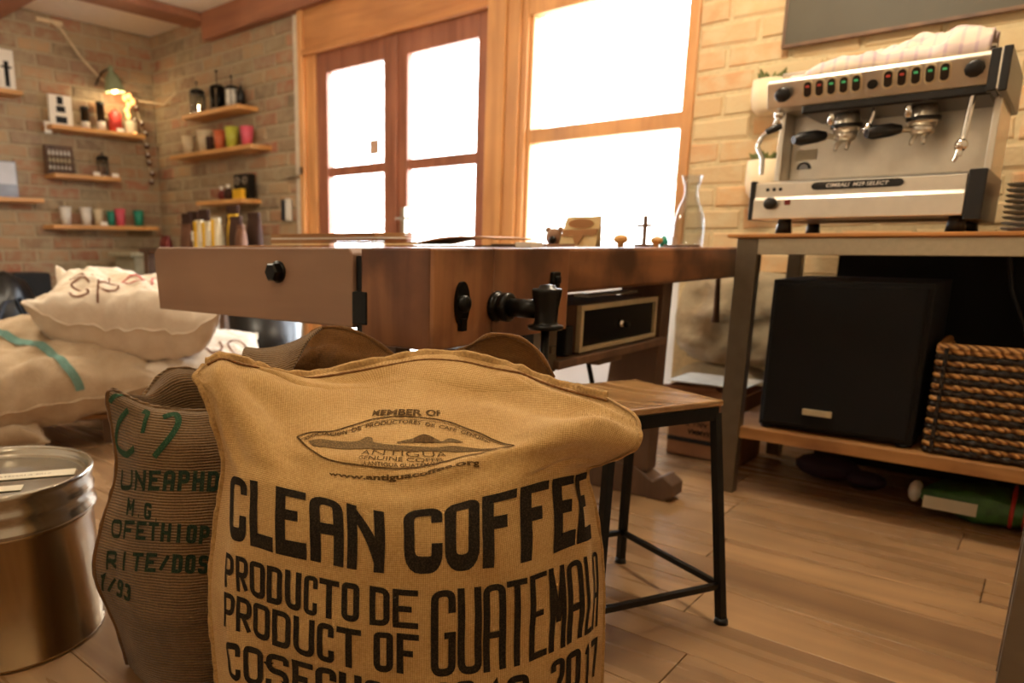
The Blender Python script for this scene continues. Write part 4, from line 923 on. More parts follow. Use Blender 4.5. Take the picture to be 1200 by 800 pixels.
# garland of glowing and brown pods
t = thing('pod_garland', 'garland of brown pods with glowing tips hanging in the wall corner', 'garland', (XL + .06, 3.40, 1.38))
path = [(XL + .07, 3.28, 2.12), (XL + .07, 3.36, 2.06), (XL + .06, 3.40, 1.98), (XL + .06, 3.43, 1.85), (XL + .06, 3.46, 1.70), (XL + .06, 3.48, 1.5), (XL + .06, 3.49, 1.38)]
obj('string', MB().tube(path, .005, 6).tube([(XL + .07, 3.36, 2.06), (XL + .08, 3.31, 1.98), (XL + .08, 3.30, 1.83)], .004, 6).tube([(XL + .06, 3.42, 2.07), (XL + .3, 3.52, 2.02), (XL + .45, 3.54, 2.1)], .006, 6), 'wire', t)
for i, p_ in enumerate(((3.28, 2.07, 1), (3.32, 2.09, 1), (3.35, 2.05, 1), (3.31, 2.02, 1), (3.29, 1.97, 1), (3.30, 1.93, 1), (3.36, 1.90, 0), (3.38, 2.00, 0), (3.42, 1.88, 0), (3.45, 1.80, 0), (3.455, 1.70, 0), (3.46, 1.62, 0), (3.47, 1.56, 0), (3.49, 1.47, 0), (3.48, 1.40, 0))):
    pd = obj('pod', MB().sphere((XL + .08, p_[0], p_[1]), .021, 10, (1, 1, 1.25)), 'fairy' if p_[2] else 'pod', t)
    if not p_[2]: obj('pod_tip', MB().sphere((XL + .10, p_[0] - .012, p_[1] + .01), .012, 8), 'paper', pd)
# display table behind the bench with coffee bags
dt = thing('display_table', 'dark table in the wall corner carrying the coffee bags, hidden by the bench', 'table', (-4.56, 3.05, 0))
obj('top', B(-5.12, -4.0, 2.80, 3.35, .80, .835), 'bench_dark', dt, bevel=.003)
for x in (-5.06, -4.12):
    for y in (2.85, 3.30): obj('leg', B(x - .03, x + .03, y - .03, y + .03, 0, .80), 'bench_dark', dt)
def coffee_bag(lab, x, y, w_, h_, mat, band=None, grp='coffee bags on the display table'):
    t = thing('coffee_bag', lab, 'coffee bag', (x, y, .835), group=grp); m = MB(); G = []
    for i in range(9):
        v = i / 8; r_ = []
        for k_ in range(17):
            a_ = 2 * PI * k_ / 16; d_ = (.026 * (1 - v ** 3) + .006); ww = w_ / 2 * (1 - .12 * v * v)
            ca, sa = math.cos(a_), math.sin(a_); r_.append((x + ww * math.copysign(abs(ca) ** .5, ca), y + d_ * math.copysign(abs(sa) ** .5, sa), .835 + v * h_ * .9))
        G.append(r_)
    m.grid(G); m.add(G[0][:-1], [tuple(range(16))[::-1]]); obj('pouch', m, mat, t)
    obj('folded_top', MB().box(x - w_ * .42, x + w_ * .42, y - .012, y + .012, .835 + h_ * .86, .835 + h_), mat, t, bevel=.003)
    if band: obj('ribbon', B(x - .015, x + .015, y - .036, y - .030, .835, .835 + h_ * .95), band, t); obj('paper_label', B(x - w_ * .45, x - .02, y - .035, y - .031, .835 + h_ * .25, .835 + h_ * .6), 'paper', t)
for i, (x, y, w_, h_, mt, bd, lab) in enumerate(((-4.98, 2.95, .11, .09, 'darkred', None, 'low dark red bag at the left end of the display'), (-4.84, 3.05, .13, .25, 'brown_bag', None, 'tall brown coffee bag, second from the left'),
    (-4.74, 2.98, .12, .17, 'dark_kraft', None, 'kraft coffee bag with a round white seal in front of the tall brown one'), (-4.61, 3.05, .14, .27, 'brown_bag', None, 'tallest dark brown coffee bag on the display'),
    (-4.50, 2.93, .10, .19, 'label', 'yellow', 'pale coffee bag with yellow ribbon, left of three'), (-4.40, 2.93, .10, .18, 'label', 'yellow', 'pale coffee bag with yellow ribbon, middle of three'), (-4.29, 2.93, .10, .20, 'label', 'yellow', 'pale coffee bag with yellow ribbon, right of three'),
    (-4.33, 3.1, .12, .23, 'yellow', None, 'yellow bag standing behind the ribboned ones'), (-4.16, 3.0, .14, .21, 'brown_bag', None, 'dark bag right of the ribboned ones'), (-4.92, 3.16, .16, .27, 'brown_bag', None, 'dark wide bag in the back row, left end'), (-4.47, 3.2, .16, .30, 'brown_bag', None, 'dark wide bag in the back row behind the yellow ribbons'), (-4.2, 3.18, .15, .24, 'brown_bag', None, 'dark wide bag in the back row, right end'), (-4.07, 2.97, .08, .15, 'dark_kraft', None, 'small brown bag at the right end of the display'))):
    coffee_bag(lab, x, y, w_, h_, mt, bd)
# grey waste bin by the left wall
t = thing('waste_bin', 'grey-green lidded bin against the left wall behind the bench jaw', 'bin', (-5.75, 3.15, 0))
obj('body', MB().prism([(-5.62, 3.03, .02), (-5.62, 3.42, .02), (-5.58, 3.46, .76), (-5.58, 3.01, .76)], (-.32, 0, 0)), 'grey_bin', t, bevel=.01)
obj('lid', B(-5.93, -5.55, 2.96, 3.48, .76, .80), 'grey_bin', t, bevel=.01)
obj('latch', B(-5.60, -5.575, 3.20, 3.27, .64, .70), 'black', t)
# things glimpsed under the jaw
obj('plastic_tub', MB().prism([(-4.95, 3.02, 0), (-4.62, 3.02, 0), (-4.58, 3.02, .38), (-4.99, 3.02, .38)], (0, .3, 0)), 'palebin', label='pale plastic tub on the floor seen under the bench jaw', cat='tub', bevel=.01)
obj('brick_pier', B(-4.50, -4.34, 3.30, 3.52, 0, .45), 'brick', label='low stack of red bricks beside the pale tub', cat='bricks', bevel=.004)
t = thing('black_bin', 'glossy black bin near the door frame seen below the bench jaw', 'bin', (-3.75, 2.9, 0))
obj('body', MB().lathe([(0, 0), (.20, 0), (.24, .45), (.23, .45), (.19, .02), (0, .02)], (-3.75, 2.9, 0), 28), 'black', t)
# black bags far left
def lump(c, s, seed, amp=.25, n=30):
    m = MB(); vs = []; k_ = n // 2
    for i in range(k_ + 1):
        for j_ in range(n):
            t_, p_ = PI * i / k_, 2 * PI * j_ / n; d = Vector((math.sin(t_) * math.cos(p_), math.sin(t_) * math.sin(p_), math.cos(t_)))
            q_ = 1 + amp * noise.fractal(d * 1.7 + Vector((seed, 0, 0)), .9, 2, 3)
            z_ = c[2] + d.z * s[2] * q_; vs.append((c[0] + d.x * s[0] * q_, c[1] + d.y * s[1] * q_, max(0.004, z_)))
    fs = [(i * n + j_, (i + 1) * n + j_, (i + 1) * n + (j_ + 1) % n, i * n + (j_ + 1) % n) for i in range(k_) for j_ in range(n)]
    return m.add(vs, fs, True)
t = thing('black_backpack', 'black and navy bag standing behind the sack pile at the left edge', 'bag', (-5.1, 1.85, 0))
obj('body', lump((-5.1, 1.8, .33), (.18, .22, .34), 3, .15), 'black', t); obj('strap', MB().tube([(-4.93, 1.66, .3), (-4.90, 1.74, .5), (-4.92, 1.84, .52), (-4.91, 1.90, .3)], .014, 8), plain('navy_strap', '#28303e', .7), t)
obj('dark_case', B(-5.75, -5.45, 1.9, 2.28, 0, .66), 'blackmat', label='upright dark case behind the black bag', cat='case', bevel=.02)
FRONT_SACK=[[[-0.9537,0.616,0.005],[-0.8264,0.5977,0.005],[-0.7271,0.635,0.005],[-0.6422,0.7069,0.005],[-0.5399,0.8084,0.005],[-0.4789,0.9195,0.005],[-0.4806,1.0542,0.005]],[[-0.9574,0.6126,0.1263],[-0.8308,0.5936,0.1921],[-0.7142,0.6198,0.2108],[-0.6222,0.6845,0.2004],[-0.5322,0.7883,0.2108],[-0.4785,0.9198,0.2067],[-0.4761,1.0446,0.1647]],[[-0.96,0.6102,0.2833],[-0.8357,0.589,0.3487],[-0.7122,0.6216,0.3461],[-0.619,0.6807,0.34],[-0.5322,0.7815,0.3487],[-0.4777,0.9069,0.3673],[-0.4827,1.0385,0.3305]],[[-0.9409,0.6143,0.407],[-0.827,0.5971,0.4542],[-0.71,0.6305,0.4508],[-0.6216,0.6919,0.4471],[-0.5417,0.7795,0.4529],[-0.4973,0.9024,0.4634],[-0.491,1.0173,0.4396]],[[-0.9204,0.6197,0.4959],[-0.8198,0.6037,0.5144],[-0.7194,0.645,0.4984],[-0.6351,0.7067,0.4928],[-0.5582,0.7942,0.5047],[-0.5076,0.8929,0.5222],[-0.5023,1.0,0.5073]],[[-0.9189,0.621,0.5374],[-0.8316,0.6201,0.5418],[-0.7326,0.6641,0.5207],[-0.6472,0.7254,0.5137],[-0.5721,0.8126,0.5271],[-0.5004,0.8995,0.5478],[-0.4768,1.0031,0.5256]],[[-0.9243,0.6092,0.5929],[-0.8602,0.6345,0.5858],[-0.7627,0.6975,0.5519],[-0.6789,0.7683,0.5481],[-0.5963,0.8516,0.5545],[-0.4928,0.9065,0.5858],[-0.4245,0.9835,0.5615]],[[-0.9384,0.603,0.6344],[-0.8933,0.6515,0.6241],[-0.8256,0.7619,0.585],[-0.7374,0.8504,0.5894],[-0.6369,0.923,0.5873],[-0.5105,0.9515,0.6027],[-0.4259,1.0026,0.5857]],[[-0.9635,0.6069,0.6545],[-0.9199,0.6678,0.6546],[-0.8871,0.814,0.6192],[-0.7893,0.9318,0.6332],[-0.6735,0.9981,0.6241],[-0.5432,1.0098,0.612],[-0.4412,1.0225,0.6015]],[[-0.9739,0.6314,0.6678],[-0.9512,0.6865,0.6665],[-0.9409,0.7983,0.6308],[-0.8172,0.9877,0.6612],[-0.6994,1.0423,0.6507],[-0.5922,1.0462,0.6279],[-0.4958,1.04,0.6196]]]
GREEN_SACK=[[[-1.309,0.6278,0.005],[-1.2033,0.6166,0.005],[-1.1282,0.6452,0.005],[-1.0853,0.7123,0.005],[-1.1021,0.8193,0.005]],[[-1.3164,0.6141,0.0911],[-1.2012,0.6049,0.1122],[-1.108,0.6367,0.1217],[-1.0694,0.7134,0.1145],[-1.1001,0.8212,0.0883]],[[-1.346,0.5935,0.2066],[-1.2126,0.5944,0.2322],[-1.0973,0.633,0.2434],[-1.0654,0.7171,0.2337],[-1.1052,0.8301,0.2018]],[[-1.3395,0.6131,0.3063],[-1.211,0.6095,0.3254],[-1.1018,0.6424,0.3411],[-1.0728,0.7239,0.3312],[-1.105,0.8303,0.3063]],[[-1.3219,0.6431,0.4097],[-1.2054,0.6283,0.4304],[-1.1266,0.6603,0.4321],[-1.0955,0.73,0.4271],[-1.1202,0.8299,0.4097]],[[-1.3314,0.6479,0.4941],[-1.2238,0.6385,0.4984],[-1.1448,0.6708,0.4985],[-1.1085,0.7317,0.4962],[-1.1262,0.838,0.4855]],[[-1.3407,0.6461,0.5633],[-1.242,0.6626,0.5468],[-1.1761,0.6963,0.5416],[-1.1347,0.7483,0.5393],[-1.1245,0.8395,0.5457]],[[-1.3458,0.6618,0.5739],[-1.2622,0.6848,0.5517],[-1.2035,0.7187,0.5451],[-1.1577,0.7679,0.5439],[-1.1404,0.852,0.5533]]]
GREEN_RIM=[[-1.3458,0.6618,0.5739],[-1.4076,0.7409,0.5284],[-1.4125,0.8182,0.5841],[-1.3511,0.875,0.5804],[-1.1404,0.852,0.5533]]
BROWN_SACK=[[[-1.1614,0.7781,0.005],[-1.0149,0.8592,0.005],[-0.8745,0.962,0.005],[-0.7499,1.0774,0.005],[-0.6699,1.2332,0.005]],[[-1.1515,0.7873,0.3332],[-1.0093,0.8644,0.331],[-0.8884,0.9764,0.331],[-0.7445,1.0551,0.3636],[-0.6656,1.2099,0.4107]],[[-1.1569,0.8367,0.4977],[-1.0217,0.8802,0.496],[-0.9021,0.9909,0.5128],[-0.748,1.0518,0.5439],[-0.6563,1.164,0.5553]],[[-1.1755,0.8468,0.5908],[-1.0769,0.8563,0.6017],[-0.9396,0.9835,0.6067],[-0.7611,1.067,0.6127],[-0.6488,1.1165,0.6077]],[[-1.1879,0.8626,0.6427],[-1.1048,0.8578,0.6014],[-0.9395,0.9835,0.6083],[-0.7671,1.075,0.6172],[-0.6409,1.1374,0.6151]]]
BROWN_RIM=[[-1.1879,0.8626,0.6427],[-1.1734,0.9577,0.6305],[-1.1204,1.0069,0.684],[-1.0274,1.0384,0.6763],[-0.9313,1.0729,0.6234],[-0.8269,1.0878,0.6542],[-0.7424,1.0843,0.6938],[-0.6816,1.1133,0.678],[-0.6409,1.1374,0.6151]]
BROWN_FLAP=[[[-1.126,0.8109,0.5984],[-1.0988,0.8224,0.597],[-1.0774,0.8423,0.6003],[-1.0613,0.8708,0.605]],[[-1.1428,0.8225,0.6248],[-1.1143,0.8353,0.6198],[-1.0879,0.8598,0.6232],[-1.0617,0.8977,0.6381]],[[-1.1644,0.8435,0.647],[-1.1331,0.8588,0.6418],[-1.0989,0.8905,0.6451],[-1.0694,0.9314,0.6706]],[[-1.1852,0.8651,0.6496],[-1.1551,0.8929,0.6479],[-1.1173,0.928,0.6599],[-1.0805,0.9756,0.6895]]]
T_CLEAN=[('C',(0.1001,0.3059),(0.1713,0.2925),(0.1435,0.4549),(0.0456,0.4594)),('L',(0.1824,0.2914),(0.238,0.2892),(0.2202,0.4583),(0.1557,0.4538)),('E',(0.2436,0.2892),(0.307,0.2914),(0.2948,0.4683),(0.2269,0.4594)),('A',(0.3148,0.2925),(0.3882,0.2903),(0.3793,0.4616),(0.3026,0.4683)),('N',(0.396,0.2903),(0.4772,0.2881),(0.4727,0.4349),(0.3882,0.4594))]
T_COFFEE=[('C',(0.515,0.2881),(0.5884,0.287),(0.5907,0.4372),(0.5128,0.4405)),('O',(0.5929,0.287),(0.6574,0.2848),(0.6663,0.4472),(0.5951,0.4372)),('F',(0.663,0.2848),(0.7286,0.2759),(0.7486,0.4438),(0.6719,0.4483)),('F',(0.7353,0.2747),(0.7976,0.2681),(0.8354,0.436),(0.7564,0.4427)),('E',(0.8065,0.2681),(0.8721,0.2736),(0.9366,0.4383),(0.8465,0.436)),('E',(0.8788,0.2736),(0.9511,0.2825),(1.0,0.4483),(0.9455,0.4383))]
T_PRODUCTO=[('P',(0.1012,0.2291),(0.139,0.2214),(0.1335,0.2747),(0.089,0.2836)),('R',(0.1457,0.2202),(0.1813,0.2158),(0.1791,0.2681),(0.1402,0.2736)),('O',(0.1869,0.2158),(0.2236,0.2125),(0.2214,0.2659),(0.1835,0.267)),('D',(0.2269,0.2125),(0.2614,0.2125),(0.2592,0.267),(0.2258,0.2659)),('U',(0.2681,0.2136),(0.3026,0.2136),(0.2992,0.2692),(0.2647,0.2681)),('C',(0.3081,0.2136),(0.337,0.2147),(0.3337,0.2692),(0.3048,0.2692)),('T',(0.3415,0.2147),(0.3849,0.2158),(0.3815,0.2681),(0.337,0.2692)),('O',(0.3915,0.2169),(0.4316,0.218),(0.4271,0.2692),(0.3871,0.2692)),('D',(0.4538,0.2169),(0.495,0.2158),(0.4917,0.267),(0.4494,0.2692)),('E',(0.5006,0.2147),(0.5473,0.2102),(0.5451,0.2636),(0.4972,0.267))]
T_PRODUCT=[('P',(0.0834,0.1802),(0.1268,0.1724),(0.139,0.2147),(0.0957,0.2225)),('R',(0.1335,0.1713),(0.1791,0.1646),(0.188,0.208),(0.1446,0.2136)),('O',(0.1846,0.1646),(0.228,0.1602),(0.2336,0.2058),(0.1924,0.208)),('D',(0.2336,0.1591),(0.2781,0.158),(0.2803,0.2069),(0.2392,0.2058)),('U',(0.2848,0.158),(0.3326,0.1546),(0.3326,0.208),(0.2859,0.2069)),('C',(0.3382,0.1546),(0.3771,0.1546),(0.376,0.208),(0.3382,0.208)),('T',(0.3826,0.1546),(0.436,0.1546),(0.436,0.208),(0.3815,0.208)),('O',(0.4627,0.1557),(0.5017,0.1546),(0.5017,0.2069),(0.4627,0.208)),('F',(0.5083,0.1546),(0.5484,0.1491),(0.5484,0.2024),(0.5083,0.2069))]
T_GUATE=[('G',(0.5695,0.1446),(0.6118,0.1424),(0.6118,0.2614),(0.5684,0.2614)),('U',(0.6151,0.1424),(0.6574,0.1402),(0.6585,0.2581),(0.6151,0.2614)),('A',(0.6596,0.1402),(0.7019,0.139),(0.7041,0.2547),(0.6618,0.2581)),('T',(0.703,0.139),(0.743,0.1357),(0.7453,0.2492),(0.7063,0.2547)),('E',(0.7475,0.1368),(0.7853,0.139),(0.7875,0.2469),(0.7508,0.2492)),('M',(0.7898,0.139),(0.8298,0.1424),(0.832,0.2458),(0.792,0.2469)),('A',(0.8343,0.1435),(0.881,0.1502),(0.8877,0.2503),(0.8376,0.2458)),('L',(0.8888,0.1513),(0.921,0.1557),(0.9299,0.2547),(0.8954,0.2514)),('A',(0.9255,0.1557),(0.9622,0.1602),(0.9733,0.2592),(0.9355,0.2558))]
T_COSECHA=[('C',(0.0634,0.119),(0.1279,0.1123),(0.1446,0.1557),(0.0857,0.1635)),('O',(0.1379,0.1112),(0.198,0.1068),(0.208,0.1502),(0.1535,0.1546)),('S',(0.2058,0.1068),(0.2659,0.1046),(0.2703,0.1479),(0.2147,0.1491)),('E',(0.2736,0.1034),(0.3248,0.1023),(0.327,0.1468),(0.2781,0.1479)),('C',(0.3304,0.1012),(0.3804,0.1001),(0.3815,0.1468),(0.3326,0.1468)),('H',(0.386,0.1001),(0.4372,0.099),(0.4372,0.1457),(0.3871,0.1468)),('A',(0.4427,0.0979),(0.4917,0.0934),(0.4917,0.1413),(0.4427,0.1457))]
T_YEARS=[('2',(0.574,0.089),(0.6062,0.0879),(0.6062,0.1357),(0.5729,0.1379)),('0',(0.6096,0.0879),(0.644,0.0868),(0.644,0.1335),(0.6096,0.1357)),('1',(0.6719,0.0857),(0.693,0.0845),(0.6919,0.1301),(0.6719,0.1313)),('6',(0.703,0.0834),(0.7497,0.0801),(0.7464,0.1246),(0.7019,0.129)),('-',(0.7542,0.0812),(0.792,0.0857),(0.7887,0.1279),(0.7519,0.1257)),('2',(0.7987,0.0857),(0.8343,0.089),(0.8287,0.1324),(0.7942,0.129)),('0',(0.8387,0.0901),(0.8877,0.0934),(0.8788,0.139),(0.8331,0.1324)),('1',(0.8988,0.0945),(0.9221,0.0968),(0.9143,0.1424),(0.8899,0.1402)),('7',(0.9321,0.0968),(0.9711,0.1001),(0.9633,0.1479),(0.9221,0.1435))]
L_OVAL=[(0.2681,0.6941),(0.297,0.7141),(0.3393,0.7297),(0.3737,0.7486),(0.4171,0.7642),(0.4705,0.7675),(0.5284,0.7653),(0.5818,0.7575),(0.6274,0.7386),(0.6741,0.7108),(0.7341,0.6485),(0.7052,0.6507),(0.6585,0.6429),(0.6162,0.6418),(0.5729,0.6352),(0.5095,0.6229),(0.4638,0.6218),(0.3927,0.6274),(0.3315,0.6307),(0.2914,0.6552),(0.2681,0.6941)]
L_OVAL2=[(0.2736,0.6841),(0.2981,0.7041),(0.3404,0.7186),(0.3749,0.7375),(0.4182,0.7553),(0.4716,0.7597),(0.5295,0.7575),(0.5829,0.7508),(0.6285,0.7308),(0.6752,0.703),(0.7208,0.6574)]
L_MTN1=[(0.2903,0.6819),(0.3192,0.6974),(0.3915,0.7052),(0.4127,0.7164),(0.4271,0.713),(0.436,0.6997),(0.5028,0.6908),(0.5729,0.6874),(0.6162,0.6852),(0.7008,0.6563)]
L_MTN1b=[(0.2992,0.6663),(0.3337,0.6719),(0.3849,0.6785),(0.4171,0.683),(0.4305,0.683),(0.4383,0.6808),(0.5039,0.6785),(0.574,0.6763),(0.6185,0.6674),(0.6963,0.6541)]
L_MTN2=[(0.4839,0.7008),(0.5184,0.7108),(0.5384,0.7208),(0.5617,0.7108),(0.5762,0.7019),(0.5795,0.7019),(0.5962,0.7097),(0.624,0.6986)]
L_MTN2b=[(0.4839,0.6974),(0.5195,0.6986),(0.5417,0.6986),(0.5628,0.6986),(0.5762,0.6986),(0.5806,0.6986),(0.5973,0.6986),(0.624,0.6963)]
L_BASE1=[(0.2825,0.6796),(0.3103,0.7075),(0.3448,0.7164),(0.3626,0.723),(0.3971,0.7386),(0.4372,0.7453),(0.4772,0.7486),(0.5172,0.7464),(0.5617,0.7397),(0.6073,0.7275),(0.6485,0.7097),(0.6808,0.6874)]
L_BASE1t=[(0.2814,0.6897),(0.3092,0.7175),(0.3426,0.7253),(0.3604,0.7341),(0.3949,0.7497),(0.436,0.7564),(0.4761,0.7575),(0.5161,0.7564),(0.5606,0.7486),(0.6062,0.7375),(0.6485,0.7197),(0.6819,0.6952)]
L_MEM=[(0.4205,0.7753),(0.4917,0.7697),(0.5662,0.7709)]
L_MEMt=[(0.4227,0.7931),(0.4894,0.7864),(0.5628,0.7875)]
L_ANT=[(0.4071,0.6618),(0.5061,0.663),(0.5929,0.6574)]
L_ANTt=[(0.4105,0.6785),(0.5039,0.6785),(0.5873,0.673)]
L_COM=[(0.4016,0.644),(0.5072,0.6463),(0.5895,0.6407)]
L_COMt=[(0.4049,0.6574),(0.5061,0.6596),(0.5851,0.6529)]
L_GUA=[(0.4116,0.6274),(0.4905,0.6263),(0.5784,0.6285)]
L_GUAt=[(0.4105,0.6396),(0.4905,0.6396),(0.5773,0.6418)]
L_WWW=[(0.3393,0.5751),(0.4205,0.5818),(0.4939,0.584),(0.5628,0.5929),(0.6174,0.5984),(0.6652,0.594)]
L_WWWt=[(0.3393,0.594),(0.4182,0.6029),(0.4928,0.6062),(0.5617,0.6129),(0.6174,0.6185),(0.663,0.6174)]
G_1=[('U',(0.0779,0.5295),(0.1969,0.535),(0.198,0.5951),(0.0601,0.5873)),('N',(0.2225,0.5362),(0.307,0.5395),(0.3159,0.6018),(0.2258,0.5962)),('E',(0.3259,0.5406),(0.396,0.5439),(0.4093,0.6073),(0.3348,0.6029)),('A',(0.4138,0.5439),(0.4805,0.5462),(0.4972,0.6107),(0.4271,0.6085)),('P',(0.4972,0.5462),(0.5628,0.5451),(0.5829,0.6096),(0.5139,0.6107)),('H',(0.5784,0.5451),(0.6418,0.5417),(0.6652,0.6051),(0.5996,0.6085)),('D',(0.6574,0.5417),(0.723,0.5373),(0.7497,0.5996),(0.6819,0.604))]
G_2=[('M',(0.1869,0.4727),(0.2425,0.4727),(0.2369,0.5139),(0.1735,0.515)),('.',(0.2558,0.4727),(0.3014,0.4705),(0.3014,0.5128),(0.2503,0.5139)),('G',(0.3126,0.4705),(0.3548,0.4672),(0.3571,0.5095),(0.3126,0.5117)),('.',(0.3648,0.4672),(0.4027,0.4638),(0.4093,0.5072),(0.3682,0.5095))]
G_3=[('O',(0.0957,0.4016),(0.1758,0.4082),(0.1646,0.4583),(0.0779,0.4527)),('F',(0.1947,0.4093),(0.2614,0.4127),(0.2581,0.4627),(0.1846,0.4594)),('E',(0.2759,0.4138),(0.3326,0.4149),(0.3337,0.4638),(0.2736,0.4627)),('T',(0.3448,0.4149),(0.396,0.4138),(0.4016,0.4638),(0.3471,0.4638)),('H',(0.4082,0.4138),(0.4572,0.4127),(0.4661,0.4616),(0.4149,0.4638)),('I',(0.4705,0.4127),(0.5195,0.4105),(0.5306,0.4594),(0.4794,0.4616)),('O',(0.5317,0.4105),(0.5818,0.4071),(0.5951,0.4561),(0.5439,0.4594)),('P',(0.594,0.406),(0.644,0.4027),(0.6585,0.4516),(0.6073,0.4549)),('I',(0.6563,0.4016),(0.7097,0.396),(0.7264,0.4461),(0.6719,0.4505)),('A',(0.723,0.3949),(0.7809,0.3882),(0.7998,0.4394),(0.7408,0.4449))]
G_4=[('R',(0.0912,0.3059),(0.1746,0.3126),(0.1713,0.3693),(0.0901,0.3626)),('I',(0.1935,0.3148),(0.2592,0.3192),(0.2581,0.376),(0.1902,0.3715)),('T',(0.2747,0.3204),(0.3293,0.3237),(0.3293,0.3782),(0.2736,0.376)),('E',(0.3415,0.3237),(0.3904,0.3259),(0.3949,0.3804),(0.3426,0.3793)),('/',(0.4027,0.327),(0.4516,0.3281),(0.4572,0.3804),(0.4071,0.3804)),('D',(0.4627,0.3281),(0.5128,0.327),(0.5206,0.3782),(0.4694,0.3804)),('O',(0.525,0.327),(0.5751,0.3237),(0.584,0.3749),(0.5328,0.3782)),('S',(0.5884,0.3237),(0.6396,0.3192),(0.6496,0.3704),(0.5973,0.3749)),('.',(0.6529,0.3181),(0.7075,0.3126),(0.7186,0.3637),(0.663,0.3693))]
G_5=[('1',(0.0,0.2458),(0.0478,0.2425),(0.1023,0.2925),(0.0467,0.2948)),('/',(0.0634,0.2425),(0.1224,0.2414),(0.168,0.2892),(0.1157,0.2914)),('9',(0.1368,0.2414),(0.1891,0.2392),(0.2258,0.2859),(0.1802,0.2892)),('3',(0.2013,0.2392),(0.2447,0.2358),(0.2736,0.2803),(0.2358,0.2848))]
G_A=[(0.1613,0.8298),(0.1123,0.782),(0.0489,0.7197),(0.0334,0.6618),(0.1346,0.6429),(0.2347,0.6752)]
G_B=[(0.2592,0.8576),(0.297,0.8487),(0.2937,0.7987),(0.2925,0.7464)]
G_C=[(0.4105,0.8343),(0.485,0.8721),(0.5172,0.8176),(0.4739,0.743),(0.376,0.6541)]
G_D=[(0.0211,0.8276),(0.0623,0.9055),(0.0834,0.9944)]
# ================================================================ SACKS
FH = np.array([-math.sin(YAW), math.cos(YAW), 0.0])
def normals(G):
    du = np.gradient(G, axis=1); dv = np.gradient(G, axis=0); n = np.cross(du, dv); return n / (np.linalg.norm(n, axis=2, keepdims=True) + 1e-9)
def wrinkle(G, amp, sc0, seed, edge=True):
    N_ = normals(G); R, Cn = G.shape[:2]; out = G.copy()
    for i in range(R):
        for j in range(Cn):
            p = Vector(G[i, j]) * sc0 + Vector((seed, seed * 2, 0)); k = noise.fractal(p, 1.0, 2.0, 4) + .5 * noise.noise(Vector((p.x * .6, p.y * .6, p.z * 2.2)))
            f = 1
            if edge: f = min(1, 6 * min(j, Cn - 1 - j) / Cn + .1) * min(1, 6 * (R - 1 - i) / R + .1)
            out[i, j] += N_[i, j] * amp * k * f
    return out
def crease(G, L, sg):
    # folds pressed into the cloth: (u0, v0, u1, v1, width, depth)
    N_ = normals(G) * sg; R, Cn = G.shape[:2]; uu, vv = np.meshgrid(np.linspace(0, 1, Cn), np.linspace(0, 1, R)); D_ = np.zeros((R, Cn))
    for u0, v0, u1, v1, wd, dp in L:
        dx, dy = u1 - u0, v1 - v0; t = np.clip(((uu - u0) * dx + (vv - v0) * dy) / (dx * dx + dy * dy + 1e-9), 0, 1)
        wob = .012 * np.sin(t * 7 + u0 * 20); d2 = (uu - u0 - t * dx + wob * dy * 3) ** 2 + (vv - v0 - t * dy - wob) ** 2
        D_ += dp * np.exp(-d2 / wd ** 2) * (.35 + .65 * np.sin(PI * (.12 + .76 * t)))
    return G + N_ * D_[..., None]
def uvs(G):
    du = np.linalg.norm(np.diff(G, axis=1), axis=2); dv = np.linalg.norm(np.diff(G, axis=0), axis=2)
    U = np.zeros(G.shape[:2]); U[:, 1:] = np.cumsum(np.broadcast_to(du.mean(0), du.shape), 1); V = np.zeros(G.shape[:2]); V[1:] = np.cumsum(np.broadcast_to(dv.mean(1)[:, None], dv.shape), 0)
    return np.stack([U, V], 2)
class Surf:
    def __init__(s, G): s.G = G; s.N = normals(G)
    def at(s, u, v, d=0.0):
        R, Cn = s.G.shape[:2]; x = min(max(u, 0), 1) * (Cn - 1); y = min(max(v, 0), 1) * (R - 1); j = min(int(x), Cn - 2); i = min(int(y), R - 2); a, b = x - j, y - i
        def bl(A): return A[i, j] * (1 - a) * (1 - b) + A[i, j + 1] * a * (1 - b) + A[i + 1, j] * (1 - a) * b + A[i + 1, j + 1] * a * b
        return bl(s.G) + bl(s.N) * (d * s.sign)
    sign = 1
def sack_body(name_parent, G, back, mat, cap_bottom=True, sgn=1):
    m = MB(); m.grid(G, flip=sgn < 0); U = uvs(G).reshape(-1, 2)
    m.grid(back, flip=sgn > 0); U2 = uvs(back).reshape(-1, 2) + np.array([.003, 0])
    m.uv = np.concatenate([U, U2])
    if cap_bottom:
        R, Cn = G.shape[:2]; o0 = G.shape[0] * Cn
        ringv = list(range(Cn)) + [o0 + j for j in range(Cn - 1, -1, -1)]
        m.f.append(tuple(ringv)); m.mi.append(0); m.sm.append(False)
    return obj('sack_body', m, mat, name_parent)
def back_panel(G, depth, power=.6, top=0.0, zcap=None):
    R, Cn = G.shape[:2]; out = np.zeros_like(G)
    for i in range(R):
        v = i / (R - 1); dd = depth * (1 - v ** 5) * (1 - top) + depth * top
        for j in range(Cn):
            u = j / (Cn - 1); b = G[i, 0] * (1 - u) + G[i, -1] * u
            b = b * (1 - v ** 6) + G[i, j] * v ** 6
            b[2] = G[i, j, 2] * v ** 2 + b[2] * (1 - v ** 2)
            out[i, j] = b + FH * dd * (4 * u * (1 - u)) ** power
    return out
